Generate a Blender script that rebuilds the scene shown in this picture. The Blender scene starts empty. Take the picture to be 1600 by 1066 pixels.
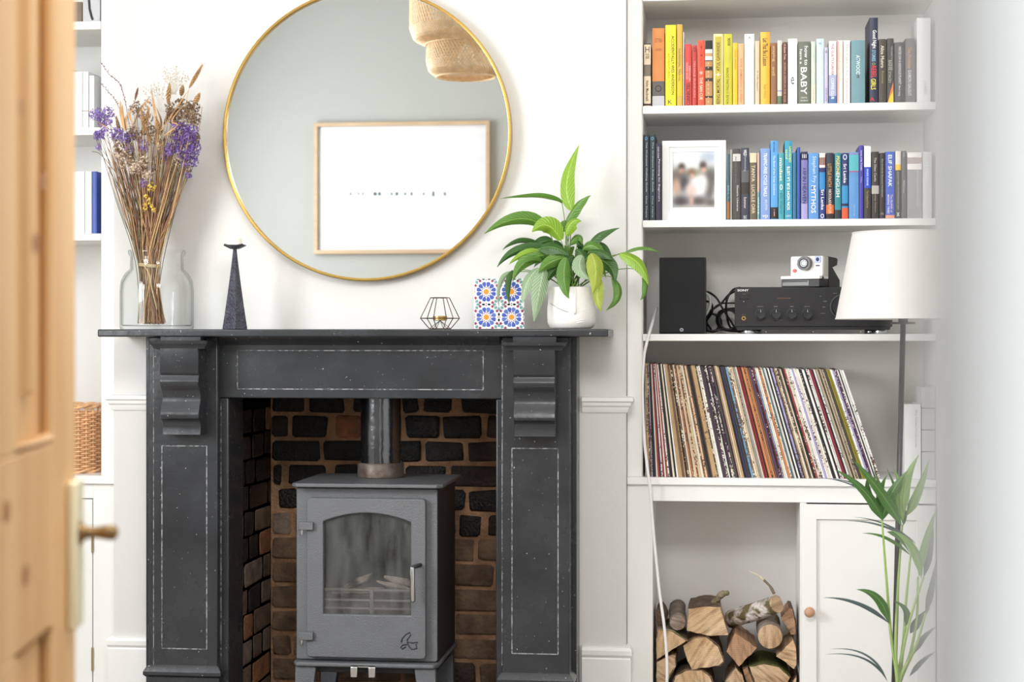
import bpy, bmesh, math, random
from mathutils import Vector, noise
random.seed(7)
SC = bpy.context.scene
COL = SC.collection

# ------------------------------------------------------------------ camera
FPX = 2750.0                     # focal length in pixels of the 1600 px wide frame
TH = math.atan(0.118)            # camera turned a little to the left of the wall's normal
CZ = 1.15                        # camera height
HOR = 528.0                      # horizon row
CS, SN = math.cos(TH), math.sin(TH)
cam = bpy.data.cameras.new('camera'); cam_ob = bpy.data.objects.new('camera', cam); COL.objects.link(cam_ob)
cam.sensor_width = 36.0; cam.lens = FPX / 1600 * 36
cam.shift_y = (HOR - 533.0) / 1600.0
cam_ob.location = (0, 0, CZ); cam_ob.rotation_euler = (math.radians(90), 0, TH)
cam.clip_start = 0.02; cam.clip_end = 100
cam.dof.use_dof = True; cam.dof.focus_distance = 4.85
cam.dof.aperture_fstop = (FPX / 1600 * 0.036) / 0.015
SC.camera = cam_ob

# ------------------------------------------------------------------ world, light, exposure
w = bpy.data.worlds.new('world'); SC.world = w; w.use_nodes = True
w.node_tree.nodes['Background'].inputs[0].default_value = (0.90, 0.95, 1.0, 1)
w.node_tree.nodes['Background'].inputs[1].default_value = 1.2
def area(name, loc, target, sx, sy, energy, color):
    l = bpy.data.lights.new(name, 'AREA'); l.shape = 'RECTANGLE'; l.size = sx; l.size_y = sy
    l.energy = energy; l.color = color
    o = bpy.data.objects.new(name, l); COL.objects.link(o); o.location = loc
    d = Vector(target) - Vector(loc)
    o.rotation_euler = d.to_track_quat('-Z', 'Y').to_euler()
    return o
area('window_daylight', (-2.74, 2.50, 1.75), (0.2, 2.85, 1.5), 1.35, 1.3, 88, (0.965, 0.985, 1.0))
area('ceiling_fill', (-0.25, 1.75, 2.58), (0.1, 4.95, 1.1), 0.9, 0.5, 33, (1.0, 0.99, 0.975))  # added fill with no lamp behind it, lifts the alcoves and shelves
area('hall_fill', (0.3, -0.75, 2.2), (0.05, 0.4, 1.0), 0.5, 0.5, 8, (1.0, 0.99, 0.98))  # added fill behind the camera, brightens the near casing
SC.view_settings.view_transform = 'Standard'; SC.view_settings.look = 'None'
SC.view_settings.gamma = 1.0; SC.view_settings.use_curve_mapping = False
SC.view_settings.exposure = 0.12
SC.cycles.max_bounces = 10; SC.cycles.diffuse_bounces = 5; SC.cycles.transparent_max_bounces = 16
SC.cycles.sample_clamp_indirect = 6.0

# ------------------------------------------------------------------ helpers
def P(x, y, Y):
    """point of the plane at distance Y (room's front-to-back axis) that the photo shows at x, y"""
    u = (x - 800) / FPX; v = (HOR - y) / FPX
    dx = -SN + u * CS; dy = CS + u * SN
    t = Y / dy
    return Vector((dx * t, Y, CZ + v * t))
def PX(x, Y): return P(x, HOR, Y).x
def PZ(x, y, Y): return P(x, y, Y).z
def PM(x, Y):                    # metres per photo pixel there
    return (P(x, 0, Y).z - P(x, 100, Y).z) / 100

ORG = {}
class M:
    def __init__(s): s.v = []; s.f = []
    def add(s, vs, fs):
        n = len(s.v); s.v += [Vector(p) for p in vs]; s.f += [[i + n for i in f] for f in fs]; return s
    def box(s, x0, x1, y0, y1, z0, z1):
        return s.add([(x0,y0,z0),(x1,y0,z0),(x1,y1,z0),(x0,y1,z0),(x0,y0,z1),(x1,y0,z1),(x1,y1,z1),(x0,y1,z1)],
            [(0,3,2,1),(4,5,6,7),(0,1,5,4),(1,2,6,5),(2,3,7,6),(3,0,4,7)])
    def prism(s, poly, a, b, axis='Y'):
        """poly: 2-D points; extruded from a to b along the axis"""
        n = len(poly)
        def mk(p, t):
            if axis == 'Y': return (p[0], t, p[1])
            if axis == 'X': return (t, p[0], p[1])
            return (p[0], p[1], t)
        vs = [mk(p, a) for p in poly] + [mk(p, b) for p in poly]
        fs = [list(range(n))[::-1], [i + n for i in range(n)]] + [(i, (i+1) % n, (i+1) % n + n, i + n) for i in range(n)]
        return s.add(vs, fs)
    def ring(s, outer, inner, a, b):
        """flat plate with a hole; outer / inner loops (same count) in X,Z, from depth a to b"""
        n = len(outer)
        vs = [(p[0], a, p[1]) for p in outer] + [(p[0], a, p[1]) for p in inner] + [(p[0], b, p[1]) for p in outer] + [(p[0], b, p[1]) for p in inner]
        fs = []
        for i in range(n):
            j = (i + 1) % n
            fs += [(i, j, j+n, i+n), (i+2*n, i+3*n, j+3*n, j+2*n), (i, i+2*n, j+2*n, j), (i+n, j+n, j+3*n, i+3*n)]
        return s.add(vs, fs)
    def tube(s, pts, r, n=8, cap=True):
        pts = [Vector(p) for p in pts]; k = len(pts)
        rs = r if isinstance(r, (list, tuple)) else [r] * k
        vs = []; up = None
        for i, p in enumerate(pts):
            t = (pts[min(i+1, k-1)] - pts[max(i-1, 0)])
            if t.length < 1e-9: t = Vector((0,0,1))
            t.normalize()
            if up is None:
                up = Vector((0,0,1)) if abs(t.z) < 0.9 else Vector((1,0,0))
            a = t.cross(up)
            if a.length < 1e-6: a = t.cross(Vector((0,1,0)))
            a.normalize(); b = a.cross(t).normalized(); up = b
            for j in range(n):
                th = 2 * math.pi * j / n
                vs.append(p + (a * math.cos(th) + b * math.sin(th)) * rs[i])
        fs = [(i*n+j, i*n+(j+1)%n, (i+1)*n+(j+1)%n, (i+1)*n+j) for i in range(k-1) for j in range(n)]
        if cap: fs += [list(range(n)), [(k-1)*n + j for j in range(n)][::-1]]
        return s.add(vs, fs)
    def lathe(s, c, prof, n=32, close=False):
        vs = []
        for r, z in prof:
            for j in range(n):
                th = 2*math.pi*j/n
                vs.append((c[0] + r*math.cos(th), c[1] + r*math.sin(th), z))
        k = len(prof)
        fs = [(i*n+j, i*n+(j+1)%n, (i+1)*n+(j+1)%n, (i+1)*n+j) for i in range(k-1) for j in range(n)]
        if close: fs += [(( k-1)*n+j, (k-1)*n+(j+1)%n, (j+1)%n, j) for j in range(n)]
        else: fs += [list(range(n))[::-1], [(k-1)*n + j for j in range(n)]]
        return s.add(vs, fs)
    def disc(s, c, r, depth, n=24, axis='Y', rz=None):
        """short cylinder facing -Y: centre c, from c.y to c.y+depth"""
        rz = rz or r
        return s.prism([(c[0] + r*math.cos(2*math.pi*i/n), c[2] + rz*math.sin(2*math.pi*i/n)) for i in range(n)], c[1], c[1]+depth)
    def build(s, name, mat, parent=None, smooth=False, bevel=0, seg=2, recalc=True):
        if parent is None:
            xs = [p.x for p in s.v]; ys = [p.y for p in s.v]
            o = Vector(((min(xs)+max(xs))/2, (min(ys)+max(ys))/2, min(p.z for p in s.v)))
        else: o = ORG[parent.name]
        me = bpy.data.meshes.new(name)
        me.from_pydata([p - o for p in s.v], [], s.f)
        if recalc:
            bm = bmesh.new(); bm.from_mesh(me); bmesh.ops.recalc_face_normals(bm, faces=bm.faces); bm.to_mesh(me); bm.free()
        if smooth is True: me.shade_smooth()
        elif smooth:
            me.shade_smooth()
            try: me.set_sharp_from_angle(angle=math.radians(smooth))
            except Exception: pass
        me.materials.append(mat)
        ob = bpy.data.objects.new(name, me); COL.objects.link(ob)
        if parent is None: ob.location = o
        else: ob.parent = parent
        ORG[ob.name] = o
        if bevel:
            m = ob.modifiers.new('bevel', 'BEVEL'); m.width = bevel; m.segments = seg; m.limit_method = 'ANGLE'; m.angle_limit = math.radians(40)
            me.shade_smooth()
            try: me.set_sharp_from_angle(angle=math.radians(35))
            except Exception: pass
        return ob
def tag(o, label=None, cat=None, group=None, kind=None):
    if label: o['label'] = label
    if cat: o['category'] = cat
    if group: o['group'] = group
    if kind: o['kind'] = kind
    return o
def root(name, loc, label, cat, group=None):
    o = bpy.data.objects.new(name, None); COL.objects.link(o); o.location = loc
    o.empty_display_size = 0.05
    ORG[o.name] = Vector(loc)
    return tag(o, label, cat, group)
def BX(x0, x1, y0, y1, z0, z1): return M().box(x0, x1, y0, y1, z0, z1)
def PB(x0, x1, yt, yb, Yf, Yb, xr=None):
    """box whose front face at Yf covers the pixels x0..x1, yt..yb"""
    xm = xr if xr is not None else (x0 + x1) / 2
    return (PX(x0, Yf), PX(x1, Yf), Yf, Yb, PZ(xm, yb, Yf), PZ(xm, yt, Yf))

# ------------------------------------------------------------------ materials
def lin(c):
    out = []
    for v in c[:3]:
        v = v / 255.0
        out.append(v/12.92 if v <= 0.04045 else ((v+0.055)/1.055)**2.4)
    return tuple(out)
MATS = {}
def mat(name, rgb, rough=0.5, metal=0.0, var=0.0, vscale=8.0, bump=0.0, bscale=60.0, spec=0.5, rgb2=None, stretch=None, coat=0.0, trans=0.0, sss=0.0, sharp=0.0, rvar=0.0):
    if name in MATS: return MATS[name]
    m = bpy.data.materials.new(name); m.use_nodes = True
    nt = m.node_tree; b = nt.nodes['Principled BSDF']
    c = lin(rgb)
    b.inputs['Base Color'].default_value = (*c, 1); b.inputs['Roughness'].default_value = rough
    b.inputs['Metallic'].default_value = metal; b.inputs['Specular IOR Level'].default_value = spec
    if coat: b.inputs['Coat Weight'].default_value = coat; b.inputs['Coat Roughness'].default_value = 0.12
    if sss: b.inputs['Subsurface Weight'].default_value = sss; b.inputs['Subsurface Radius'].default_value = (0.01, 0.01, 0.006)
    if var or bump or rgb2 or rvar:
        tc = nt.nodes.new('ShaderNodeTexCoord'); mp = nt.nodes.new('ShaderNodeMapping')
        nt.links.new(tc.outputs['Object'], mp.inputs[0])
        if stretch: mp.inputs['Scale'].default_value = stretch
        if var or rgb2 or rvar:
            n1 = nt.nodes.new('ShaderNodeTexNoise'); n1.inputs['Scale'].default_value = vscale; n1.inputs['Detail'].default_value = 6
            nt.links.new(mp.outputs[0], n1.inputs['Vector'])
            rp = nt.nodes.new('ShaderNodeValToRGB')
            lo, hi = 0.3 + sharp*0.18, 0.7 - sharp*0.18
            rp.color_ramp.elements[0].position = lo; rp.color_ramp.elements[1].position = hi
            c2 = lin(rgb2) if rgb2 else tuple(min(1, v*(1+var)) for v in c)
            c1 = c if rgb2 else tuple(v*(1-var) for v in c)
            rp.color_ramp.elements[0].color = (*c1, 1); rp.color_ramp.elements[1].color = (*c2, 1)
            nt.links.new(n1.outputs['Fac'], rp.inputs[0])
            if var or rgb2: nt.links.new(rp.outputs[0], b.inputs['Base Color'])
            if rvar:
                mr = nt.nodes.new('ShaderNodeMapRange'); mr.inputs['To Min'].default_value = max(0.03, rough-rvar); mr.inputs['To Max'].default_value = min(1, rough+rvar)
                mr.inputs['From Min'].default_value = 0.3; mr.inputs['From Max'].default_value = 1.2
                nt.links.new(n1.outputs['Fac'], mr.inputs[0]); nt.links.new(mr.outputs[0], b.inputs['Roughness'])
        if bump:
            n2 = nt.nodes.new('ShaderNodeTexNoise'); n2.inputs['Scale'].default_value = bscale; n2.inputs['Detail'].default_value = 5
            nt.links.new(mp.outputs[0], n2.inputs['Vector'])
            bp = nt.nodes.new('ShaderNodeBump'); bp.inputs['Strength'].default_value = bump; bp.inputs['Distance'].default_value = 0.01
            nt.links.new(n2.outputs['Fac'], bp.inputs['Height']); nt.links.new(bp.outputs[0], b.inputs['Normal'])
    MATS[name] = m
    return m
def flat(rgb, rough=0.55):
    return mat('print_%d_%d_%d' % tuple(rgb[:3]), rgb, rough)
def vcol_mat(name, rough=0.5, bump=0):
    if name in MATS: return MATS[name]
    m = bpy.data.materials.new(name); m.use_nodes = True; nt = m.node_tree; b = nt.nodes['Principled BSDF']
    a = nt.nodes.new('ShaderNodeVertexColor'); a.layer_name = 'col'
    nt.links.new(a.outputs[0], b.inputs['Base Color']); b.inputs['Roughness'].default_value = rough
    MATS[name] = m; return m

white_paint = mat('white_satin_paint', (238, 238, 236), 0.42, var=0.015, vscale=3, bump=0.04, bscale=40)
white_gloss = mat('white_gloss_paint', (240, 240, 239), 0.3, var=0.012, vscale=5, bump=0.05, bscale=25)
wall_paint = mat('pale_grey_wall_paint', (219, 218, 215), 0.85, var=0.012, vscale=2.2, bump=0.05, bscale=90)
wall_paint_shaded = mat('shaded_wall_paint', (152, 155, 151), 0.85, var=0.012, vscale=2.2, bump=0.05, bscale=90)  # darker grey puts the opposite wall's lesser light into the colour
alcove_paint = mat('greige_alcove_paint', (236, 233, 229), 0.8, var=0.015, vscale=3, bump=0.04, bscale=80)
ceiling_paint = mat('ceiling_paint', (240, 240, 238), 0.9)
floor_wood = mat('floorboards_oak', (158, 146, 132), 0.45, var=0.12, vscale=3, stretch=(1, 8, 1), bump=0.05)

TXT = {}
def text(s, cx, cz, Y, length, height, m, parent, mode='down', shear=0.0, keep=False, spacing=1.0, bold=0.0):
    """flat print: string s centred at cx, cz on the plane Y, facing the room. mode: down / up (along a spine) or flat"""
    cu = bpy.data.curves.new('t', 'FONT'); cu.body = s; cu.resolution_u = 2; cu.shear = shear; cu.space_character = spacing
    cu.offset = bold
    ob = bpy.data.objects.new('t', cu); COL.objects.link(ob)
    me = bpy.data.meshes.new_from_object(ob, preserve_all_data_layers=False, depsgraph=bpy.context.evaluated_depsgraph_get())
    bpy.data.objects.remove(ob); bpy.data.curves.remove(cu)
    if not len(me.vertices): return None
    xs = [v.co.x for v in me.vertices]; ys = [v.co.y for v in me.vertices]
    wx, wy = max(xs)-min(xs), max(ys)-min(ys); mx, my = (max(xs)+min(xs))/2, (max(ys)+min(ys))/2
    kx = length / wx; ky = height / wy
    if keep: kx = ky = min(kx, ky)
    o = ORG[parent.name]
    for v in me.vertices:
        a = (v.co.x - mx) * kx; b_ = (v.co.y - my) * ky
        if mode == 'down': p = Vector((cx + b_, Y, cz - a))
        elif mode == 'up': p = Vector((cx - b_, Y, cz + a))
        else: p = Vector((cx + a, Y, cz + b_))
        v.co = p - o
    me.materials.clear(); me.materials.append(m)
    ob = bpy.data.objects.new('lettering', me); COL.objects.link(ob); ob.parent = parent; ORG[ob.name] = o
    return ob
# ================================================================== ROOM SHELL
YC = 4.86      # chimney breast front
YS = 4.91      # fitted shelving front
YB = 5.21      # alcove back
XL = PX(178, YC); XR = PX(978, YC)          # chimney breast corners
XWL = -2.62; XWR = PX(1463, YS)             # side walls
YF = 1.25                                    # room side of the doorway wall
CH = 2.95
# fireplace opening
OX0 = PX(352, 4.76); OX1 = PX(778, 4.76); OZ = PZ(560, 622, 4.76)
YCB = 5.26                                   # chamber back
def struct(o): o['kind'] = 'structure'; return o

struct(BX(XWL-.2, XWR+.2, -1.3, 5.6, -0.1, 0.0).build('floor', floor_wood))
struct(BX(XWL-.2, XWR+.2, -1.3, 5.6, CH, CH+.1).build('ceiling', ceiling_paint))
mb = M()
mb.box(XL, OX0, YC, 5.40, 0, CH); mb.box(OX1, XR, YC, 5.40, 0, CH); mb.box(OX0, OX1, YC, 4.866, OZ, CH); mb.box(OX0, OX1, 4.866, 5.40, OZ+.5, CH)
struct(mb.build('wall_chimney_breast', wall_paint))
mb = M(); mb.box(XWL-.1, XL, YB, 5.42, 0, CH); mb.box(XR, XWR+.1, YB, 5.42, 0, CH)
struct(mb.build('wall_back', alcove_paint))
struct(BX(XWR, XWR+.15, YF, 5.42, 0, CH).build('wall_right', wall_paint))
mb = M()          # left wall with the bay window opening
wy0, wy1, wz0, wz1 = 1.65, 3.45, 0.85, 2.5
mb.box(XWL-.15, XWL, YF, wy0, 0, CH); mb.box(XWL-.15, XWL, wy1, 5.42, 0, CH)
mb.box(XWL-.15, XWL, wy0, wy1, 0, wz0); mb.box(XWL-.15, XWL, wy0, wy1, wz1, CH)
struct(mb.build('wall_left', wall_paint))
wn = M(); fr = 0.05
wn.box(XWL-.1, XWL-.05, wy0, wy0+fr, wz0, wz1); wn.box(XWL-.1, XWL-.05, wy1-fr, wy1, wz0, wz1)
wn.box(XWL-.1, XWL-.05, wy0+fr, wy1-fr, wz0, wz0+fr); wn.box(XWL-.1, XWL-.05, wy0+fr, wy1-fr, wz1-fr, wz1)
wn.box(XWL-.1, XWL-.05, (wy0+wy1)/2-.025, (wy0+wy1)/2+.025, wz0+fr, wz1-fr)
struct(wn.build('window_1', white_gloss))
# doorway wall: opening from the pine door's hinge to the right jamb
DX0, DX1, DZ = -0.62, 0.20, 2.06
mb = M(); mb.box(XWL-.15, DX0, YF-.14, YF, 0, CH); mb.box(DX1, XWR+.15, YF-.14, YF, 0, CH); mb.box(DX0, DX1, YF-.14, YF, DZ, CH)
struct(mb.build('wall_front', wall_paint_shaded))
# hall around the camera
struct(BX(-1.3, -1.2, -1.2, YF-.14, 0, CH).build('wall_hall_left', wall_paint))
struct(BX(0.62, 0.72, -1.2, YF-.14, 0, CH).build('wall_hall_right', wall_paint))
# near white painted door casing, right beside the lens (strongly out of focus)
x0 = PX(1482, .285)
mb = M()
prof = [(x0, .330), (x0, .306), (x0+.0015, .298), (x0+.0065, .285), (x0+.012, .283), (x0+.06, .283), (x0+.075, .290), (x0+.11, .290), (x0+.11, .330)]
mb.prism(prof, 0, 2.2, 'Z')
struct(mb.build('trim_1', white_gloss))
struct(BX(x0+.11, .62, .292, .46, 0, CH).build('wall_hall_return', wall_paint))

def molding(x0, x1, Yf, prof, lret, rret):
    """prof: (projection, z) pairs; mitred returns of given depth at either end"""
    m = M(); n = len(prof); cols = []
    if lret: cols.append(lambda p: (x0 - p[0], Yf + lret, p[1])); cols.append(lambda p: (x0 - p[0], Yf - p[0], p[1]))
    else: cols.append(lambda p: (x0, Yf - p[0], p[1]))
    if rret: cols.append(lambda p: (x1 + p[0], Yf - p[0], p[1])); cols.append(lambda p: (x1 + p[0], Yf + rret, p[1]))
    else: cols.append(lambda p: (x1, Yf - p[0], p[1]))
    vs = [c(p) for c in cols for p in prof]
    fs = [(i*n+j, (i+1)*n+j, (i+1)*n+j+1, i*n+j+1) for i in range(len(cols)-1) for j in range(n-1)]
    return m.add(vs, fs)
def rail(zc, k=1.0):
    return [(0, zc+.024*k), (.020*k, zc+.021*k), (.021*k, zc+.011*k), (.015*k, zc+.007*k), (.014*k, zc-.001*k), (.009*k, zc-.006*k), (.007*k, zc-.016*k), (.004*k, zc-.021*k), (0, zc-.022*k)]
SX0 = PX(232, 4.68); SX1 = PX(890, 4.68)     # surround outer edges
zr = PZ(945, 633, YC)
m = molding(SX1+.02, XR, YC, rail(zr), 0, .05)
struct(m.build('trim_2', white_paint, smooth=20))
m = molding(XL, SX0+.01, YC, rail(zr), .05, 0)
struct(m.build('trim_3', white_paint, smooth=20))
zs = PZ(945, 1010, YC)
def skirt(z): return [(0, z), (.012, z-.002), (.017, z-.010), (.017, z-.022), (.012, z-.030), (.014, z-.034), (.014, 0)]
struct(molding(SX1+.02, XR, YC, skirt(zs), 0, .05).build('baseboard_right', white_paint, smooth=20))
struct(molding(XL, SX0+.01, YC, skirt(zs), .05, 0).build('baseboard_left', white_paint, smooth=20))

# ================================================================== FIREPLACE CHAMBER
soot = mat('sooty_black_brick', (34, 31, 30), 0.42, var=0.5, vscale=30, bump=0.7, bscale=140, rvar=0.15)
soot2 = mat('charred_brown_brick', (74, 58, 48), 0.6, rgb2=(36, 32, 30), vscale=25, bump=0.7, bscale=120)
orange_b = mat('bare_orange_brick', (196, 134, 94), 0.85, rgb2=(134, 92, 68), vscale=30, bump=0.7, bscale=110)
brown_b = mat('dusty_brown_brick', (150, 122, 98), 0.9, rgb2=(98, 78, 64), vscale=18, bump=0.7, bscale=90)
grey_b = mat('ashy_brick', (168, 146, 130), 0.9, rgb2=(112, 94, 82), vscale=22, bump=0.7, bscale=90)
mortar = mat('sandy_mortar', (214, 168, 130), 0.95, rgb2=(144, 110, 86), vscale=14, bump=0.8, bscale=120)
XW0 = PX(358, 4.80); XW1 = PX(775, 4.80)
cham = M()
cham.box(XW0-.0, XW1, YCB, YCB+.1, 0, OZ+.6)
cham.box(OX0-.0, XW0, YC+.005, YCB+.1, 0, OZ+.6)
cham.box(XW1, OX1, YC+.005, YCB+.1, 0, OZ+.6)
chamber = struct(cham.build('wall_chamber', mortar))
def brick(u0, u1, z0, z1, m, side=False):
    """irregular pillow-faced brick, proud of the mortar"""
    j = lambda a: random.uniform(-a, a)
    d = random.uniform(.001, .0025) if side else random.uniform(.004, .010); c = .007
    loop = [(u0+c, z0), (u1-c, z0), (u1, z0+c), (u1, z1-c), (u1-c, z1), (u0+c, z1), (u0, z1-c), (u0, z0+c)]
    loop = [(a + j(.003), b_ + j(.003)) for a, b_ in loop]
    cu, cz = (u0+u1)/2, (z0+z1)/2
    ins = lambda q, k: (q[0] + (cu-q[0])/abs(cu-q[0]+1e-9)*k*(abs(cu-q[0]) > k), q[1] + (cz-q[1])/abs(cz-q[1]+1e-9)*k*(abs(cz-q[1]) > k))
    rings = [(loop, -.004), ([ins(q, .002) for q in loop], d*.7), ([ins(q, .007) for q in loop], d)]
    vs = []
    for lp, dd in rings:
        for a, b_ in lp:
            vs.append((XW0 + dd, a, b_) if side else (a, YCB - dd, b_))
    fs = [(r*8+i, r*8+(i+1)%8, (r+1)*8+(i+1)%8, (r+1)*8+i) for r in range(2) for i in range(8)] + [list(range(16, 24))]
    return M().add(vs, fs).build('brick', m, chamber, smooth=True)
# rows seen in the photograph: y top, y bottom, [(x0, x1, kind)]
k6 = lambda a: 340 + a/3.636
rows = [
 (618, 645, [(60,245,'s'),(310,495,'s'),(520,720,'s'),(770,880,'s'),(905,1020,'s'),(1050,1140,'s'),(1170,1330,'s'),(1385,1600,'s')]),
 (649, 684, [(60,178,'o'),(185,285,'s'),(292,405,'c'),(428,625,'s'),(672,815,'o'),(850,1040,'s'),(1068,1262,'s'),(1280,1500,'s'),(1530,1600,'c')]),
 (689, 721, [(60,295,'s'),(305,582,'s'),(600,832,'s'),(860,1020,'s'),(1030,1160,'s'),(1182,1396,'s'),(1422,1600,'c')]),
 (726, 759, [(60,165,'s'),(175,288,'s'),(296,368,'s'),(402,620,'s'),(662,803,'s'),(830,1050,'s'),(1068,1292,'s'),(1322,1600,'c')]),
 (764, 797, [(60,180,'b'),(190,330,'b'),(345,450,'s'),(470,700,'s'),(720,960,'s'),(980,1170,'s'),(1190,1408,'s'),(1430,1600,'s')]),
 (803, 836, [(60,220,'b'),(235,420,'g'),(440,640,'b'),(660,900,'s'),(920,1130,'s'),(1150,1350,'s'),(1370,1495,'s'),(1535,1600,'c')]),
]
km = {'s': soot, 'o': orange_b, 'c': soot2, 'b': brown_b, 'g': grey_b}
for yt, yb, items in rows:
    z0, z1 = PZ(560, yb, YCB), PZ(560, yt, YCB)
    for a, b_, k in items:
        X0, X1 = PX(k6(a), YCB), PX(k6(b_), YCB)
        X0 = max(X0, XW0+.005); X1 = min(X1, XW1-.004)
        if X1 - X0 > .015: brick(X0, X1, z0, z1, km[k])
zrow = PZ(560, 841, YCB)
r_i = 0
while zrow > 0.02:
    x = XW0 + .005 - random.uniform(0, .1)
    while x < XW1 - .01:
        L = random.choice([.105, .2, .21, .155])
        a, b_ = max(x, XW0+.005), min(x+L, XW1-.004)
        if b_ - a > .02:
            kk = random.choice(['b','b','g','c','b'])
            if r_i < 2 and a > -.75: kk = random.choice(['s','c','b'])
            brick(a, b_, max(.0, zrow-.064), zrow, km[kk])
        x += L + .011
    zrow -= .0745; r_i += 1
# left cheek of the chamber
zrow = PZ(400, 640, 5.0); r_i = 0
while zrow > 0.02:
    y = YC + .01 - random.uniform(0, .08)
    while y < YCB - .02:
        L = random.choice([.10, .2, .13])
        a, b_ = max(y, YC+.008), min(y+L, YCB-.006)
        if b_ - a > .02:
            if True and r_i < 3: kk = random.choice(['s','s','o','c'])
            elif r_i < 5: kk = random.choice(['s','c','b'])
            else: kk = random.choice(['b','b','g','o','c'])
            brick(a, b_, max(0, zrow-.070), zrow, km[kk], side=True)
        y += L + .012
    zrow -= .0745; r_i += 1
struct(BX(OX0-.25, OX1+.25, 4.30, YCB, 0, .045).build('floor_hearth', mat('slate_hearth', (52, 52, 54), .5, var=.15, bump=.2)))

# ================================================================== FIREPLACE SURROUND
def worn_black():
    m = mat('worn_black_gloss_paint', (46, 48, 52), 0.31, var=0.2, vscale=9, bump=0.07, bscale=45, rvar=0.10)
    nt = m.node_tree; b = nt.nodes['Principled BSDF']
    src = b.inputs['Base Color'].links[0].from_socket
    tc = nt.nodes.new('ShaderNodeTexCoord')
    n = nt.nodes.new('ShaderNodeTexNoise'); n.inputs['Scale'].default_value = 130; n.inputs['Detail'].default_value = 3
    nt.links.new(tc.outputs['Object'], n.inputs['Vector'])
    rp = nt.nodes.new('ShaderNodeValToRGB'); rp.color_ramp.elements[0].position = 0.725; rp.color_ramp.elements[1].position = 0.745
    nt.links.new(n.outputs['Fac'], rp.inputs[0])
    mx = nt.nodes.new('ShaderNodeMix'); mx.data_type = 'RGBA'
    nt.links.new(rp.outputs[0], mx.inputs[0]); nt.links.new(src, mx.inputs[6]); mx.inputs[7].default_value = (*lin((190, 190, 190)), 1)
    nt.links.new(mx.outputs[2], b.inputs['Base Color'])
    return m
blk = worn_black()
chip = mat('chipped_pale_edge', (150, 151, 154), 0.6, rgb2=(74, 76, 80), vscale=90, sharp=0.8)
sur = root('fireplace_surround', (PX(570, 4.7), 4.74, 0), 'black painted fireplace surround with scrolled corbels and mantel shelf', 'fireplace')
YM = 4.62
mz1 = PZ(560, 514.5, YM); mz0 = PZ(560, 526.5, YM)
MX0, MX1 = PX(152, YM), PX(950, YM)
ms = BX(MX0, MX1, YM, YC, mz0, mz1).build('mantel_shelf', blk, sur, bevel=.004, seg=3)
YP = 4.68; YFZ = 4.715
# backing slab / pilasters
for (xa, xb, slip) in ((232, 340, (345, 358)), (784, 890, (775, 784))):
    z1 = mz0
    p = BX(PX(xa, YP), PX(xb, YP), YP, YC, 0.10, z1).build('pilaster', blk, sur, bevel=.003)
    xs0, xs1 = PX(slip[0]-4 if xa < 500 else slip[0], YFZ), PX(slip[1] if xa < 500 else slip[1]+4, YFZ)
    BX(xs0, xs1, YFZ-.004, YC, .05, OZ).build('inner_moulding', blk, sur, bevel=.004)
    # plinth block with moulded top
    pl = molding(PX(xa, YP), PX(xb, YP), YP, [(0, PZ(560, 1046, YP)), (.006, PZ(560, 1050, YP)), (.012, PZ(560, 1056, YP)), (.012, PZ(560, 1061, YP)), (.005, PZ(560, 1065, YP)), (.006, .045)], .1, .1)
    pl.build('plinth', blk, sur, smooth=25)
BX(PX(890, YP)-.003, PX(901, 4.76), 4.76, YC, .05, mz0).build('side_board', blk, sur, bevel=.002)
BX(PX(228, 4.76), PX(234, YP), 4.76, YC, .05, mz0).build('side_board', blk, sur, bevel=.002)
BX(PX(340, YFZ)-.002, PX(784, YFZ)+.002, YFZ, YC, OZ, mz0).build('frieze', blk, sur, bevel=.003)
cov = [(0, mz0-.022), (.006, mz0-.020), (.012, mz0-.012), (.02, mz0-.004), (.022, mz0)]
molding(PX(345, YFZ), PX(782, YFZ), YFZ, cov, 0, 0).build('bed_moulding', blk, sur, smooth=20)
# corbels
for (xa, xb, ca, cb, dy) in ((253, 313, 238, 318, 0), (803, 868, 790, 880, 3)):
    xm = (xa+xb)/2
    z = lambda y: PZ(xm, y, YP-.06)
    prof = [(0, 544), (.080, 544), (.080, 580), (.078, 583), (.073, 586), (.074, 589), (.080, 593), (.081, 598), (.077, 603), (.068, 608), (.060, 615), (.057, 622), (.060, 629),
            (.068, 637), (.074, 644), (.076, 650), (.073, 654), (.066, 656), (.060, 659), (.056, 664), (.055, 670), (.058, 680), (0, 680)]
    YQ = YP - .06
    poly = [(YP - p, z(y+dy)) for p, y in prof]
    M().prism(poly, PX(xa, YQ), PX(xb, YQ), 'X').build('corbel', blk, sur, smooth=35, bevel=.0012, seg=1)
    zt = z(544 + dy)
    cp = molding(PX(xa, YQ)-.002, PX(xb, YQ)+.002, YP-.065, [(.004, zt-.004), (.014, zt-.002), (.018, zt+.006), (.024, zt+.012), (.026, zt+.02)], .06, .06)
    cp.box(PX(xa, YQ)-.002, PX(xb, YQ)+.002, YP-.065, YP, zt-.004, mz0)
    cp.build('corbel_cap', blk, sur, smooth=25)
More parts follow.
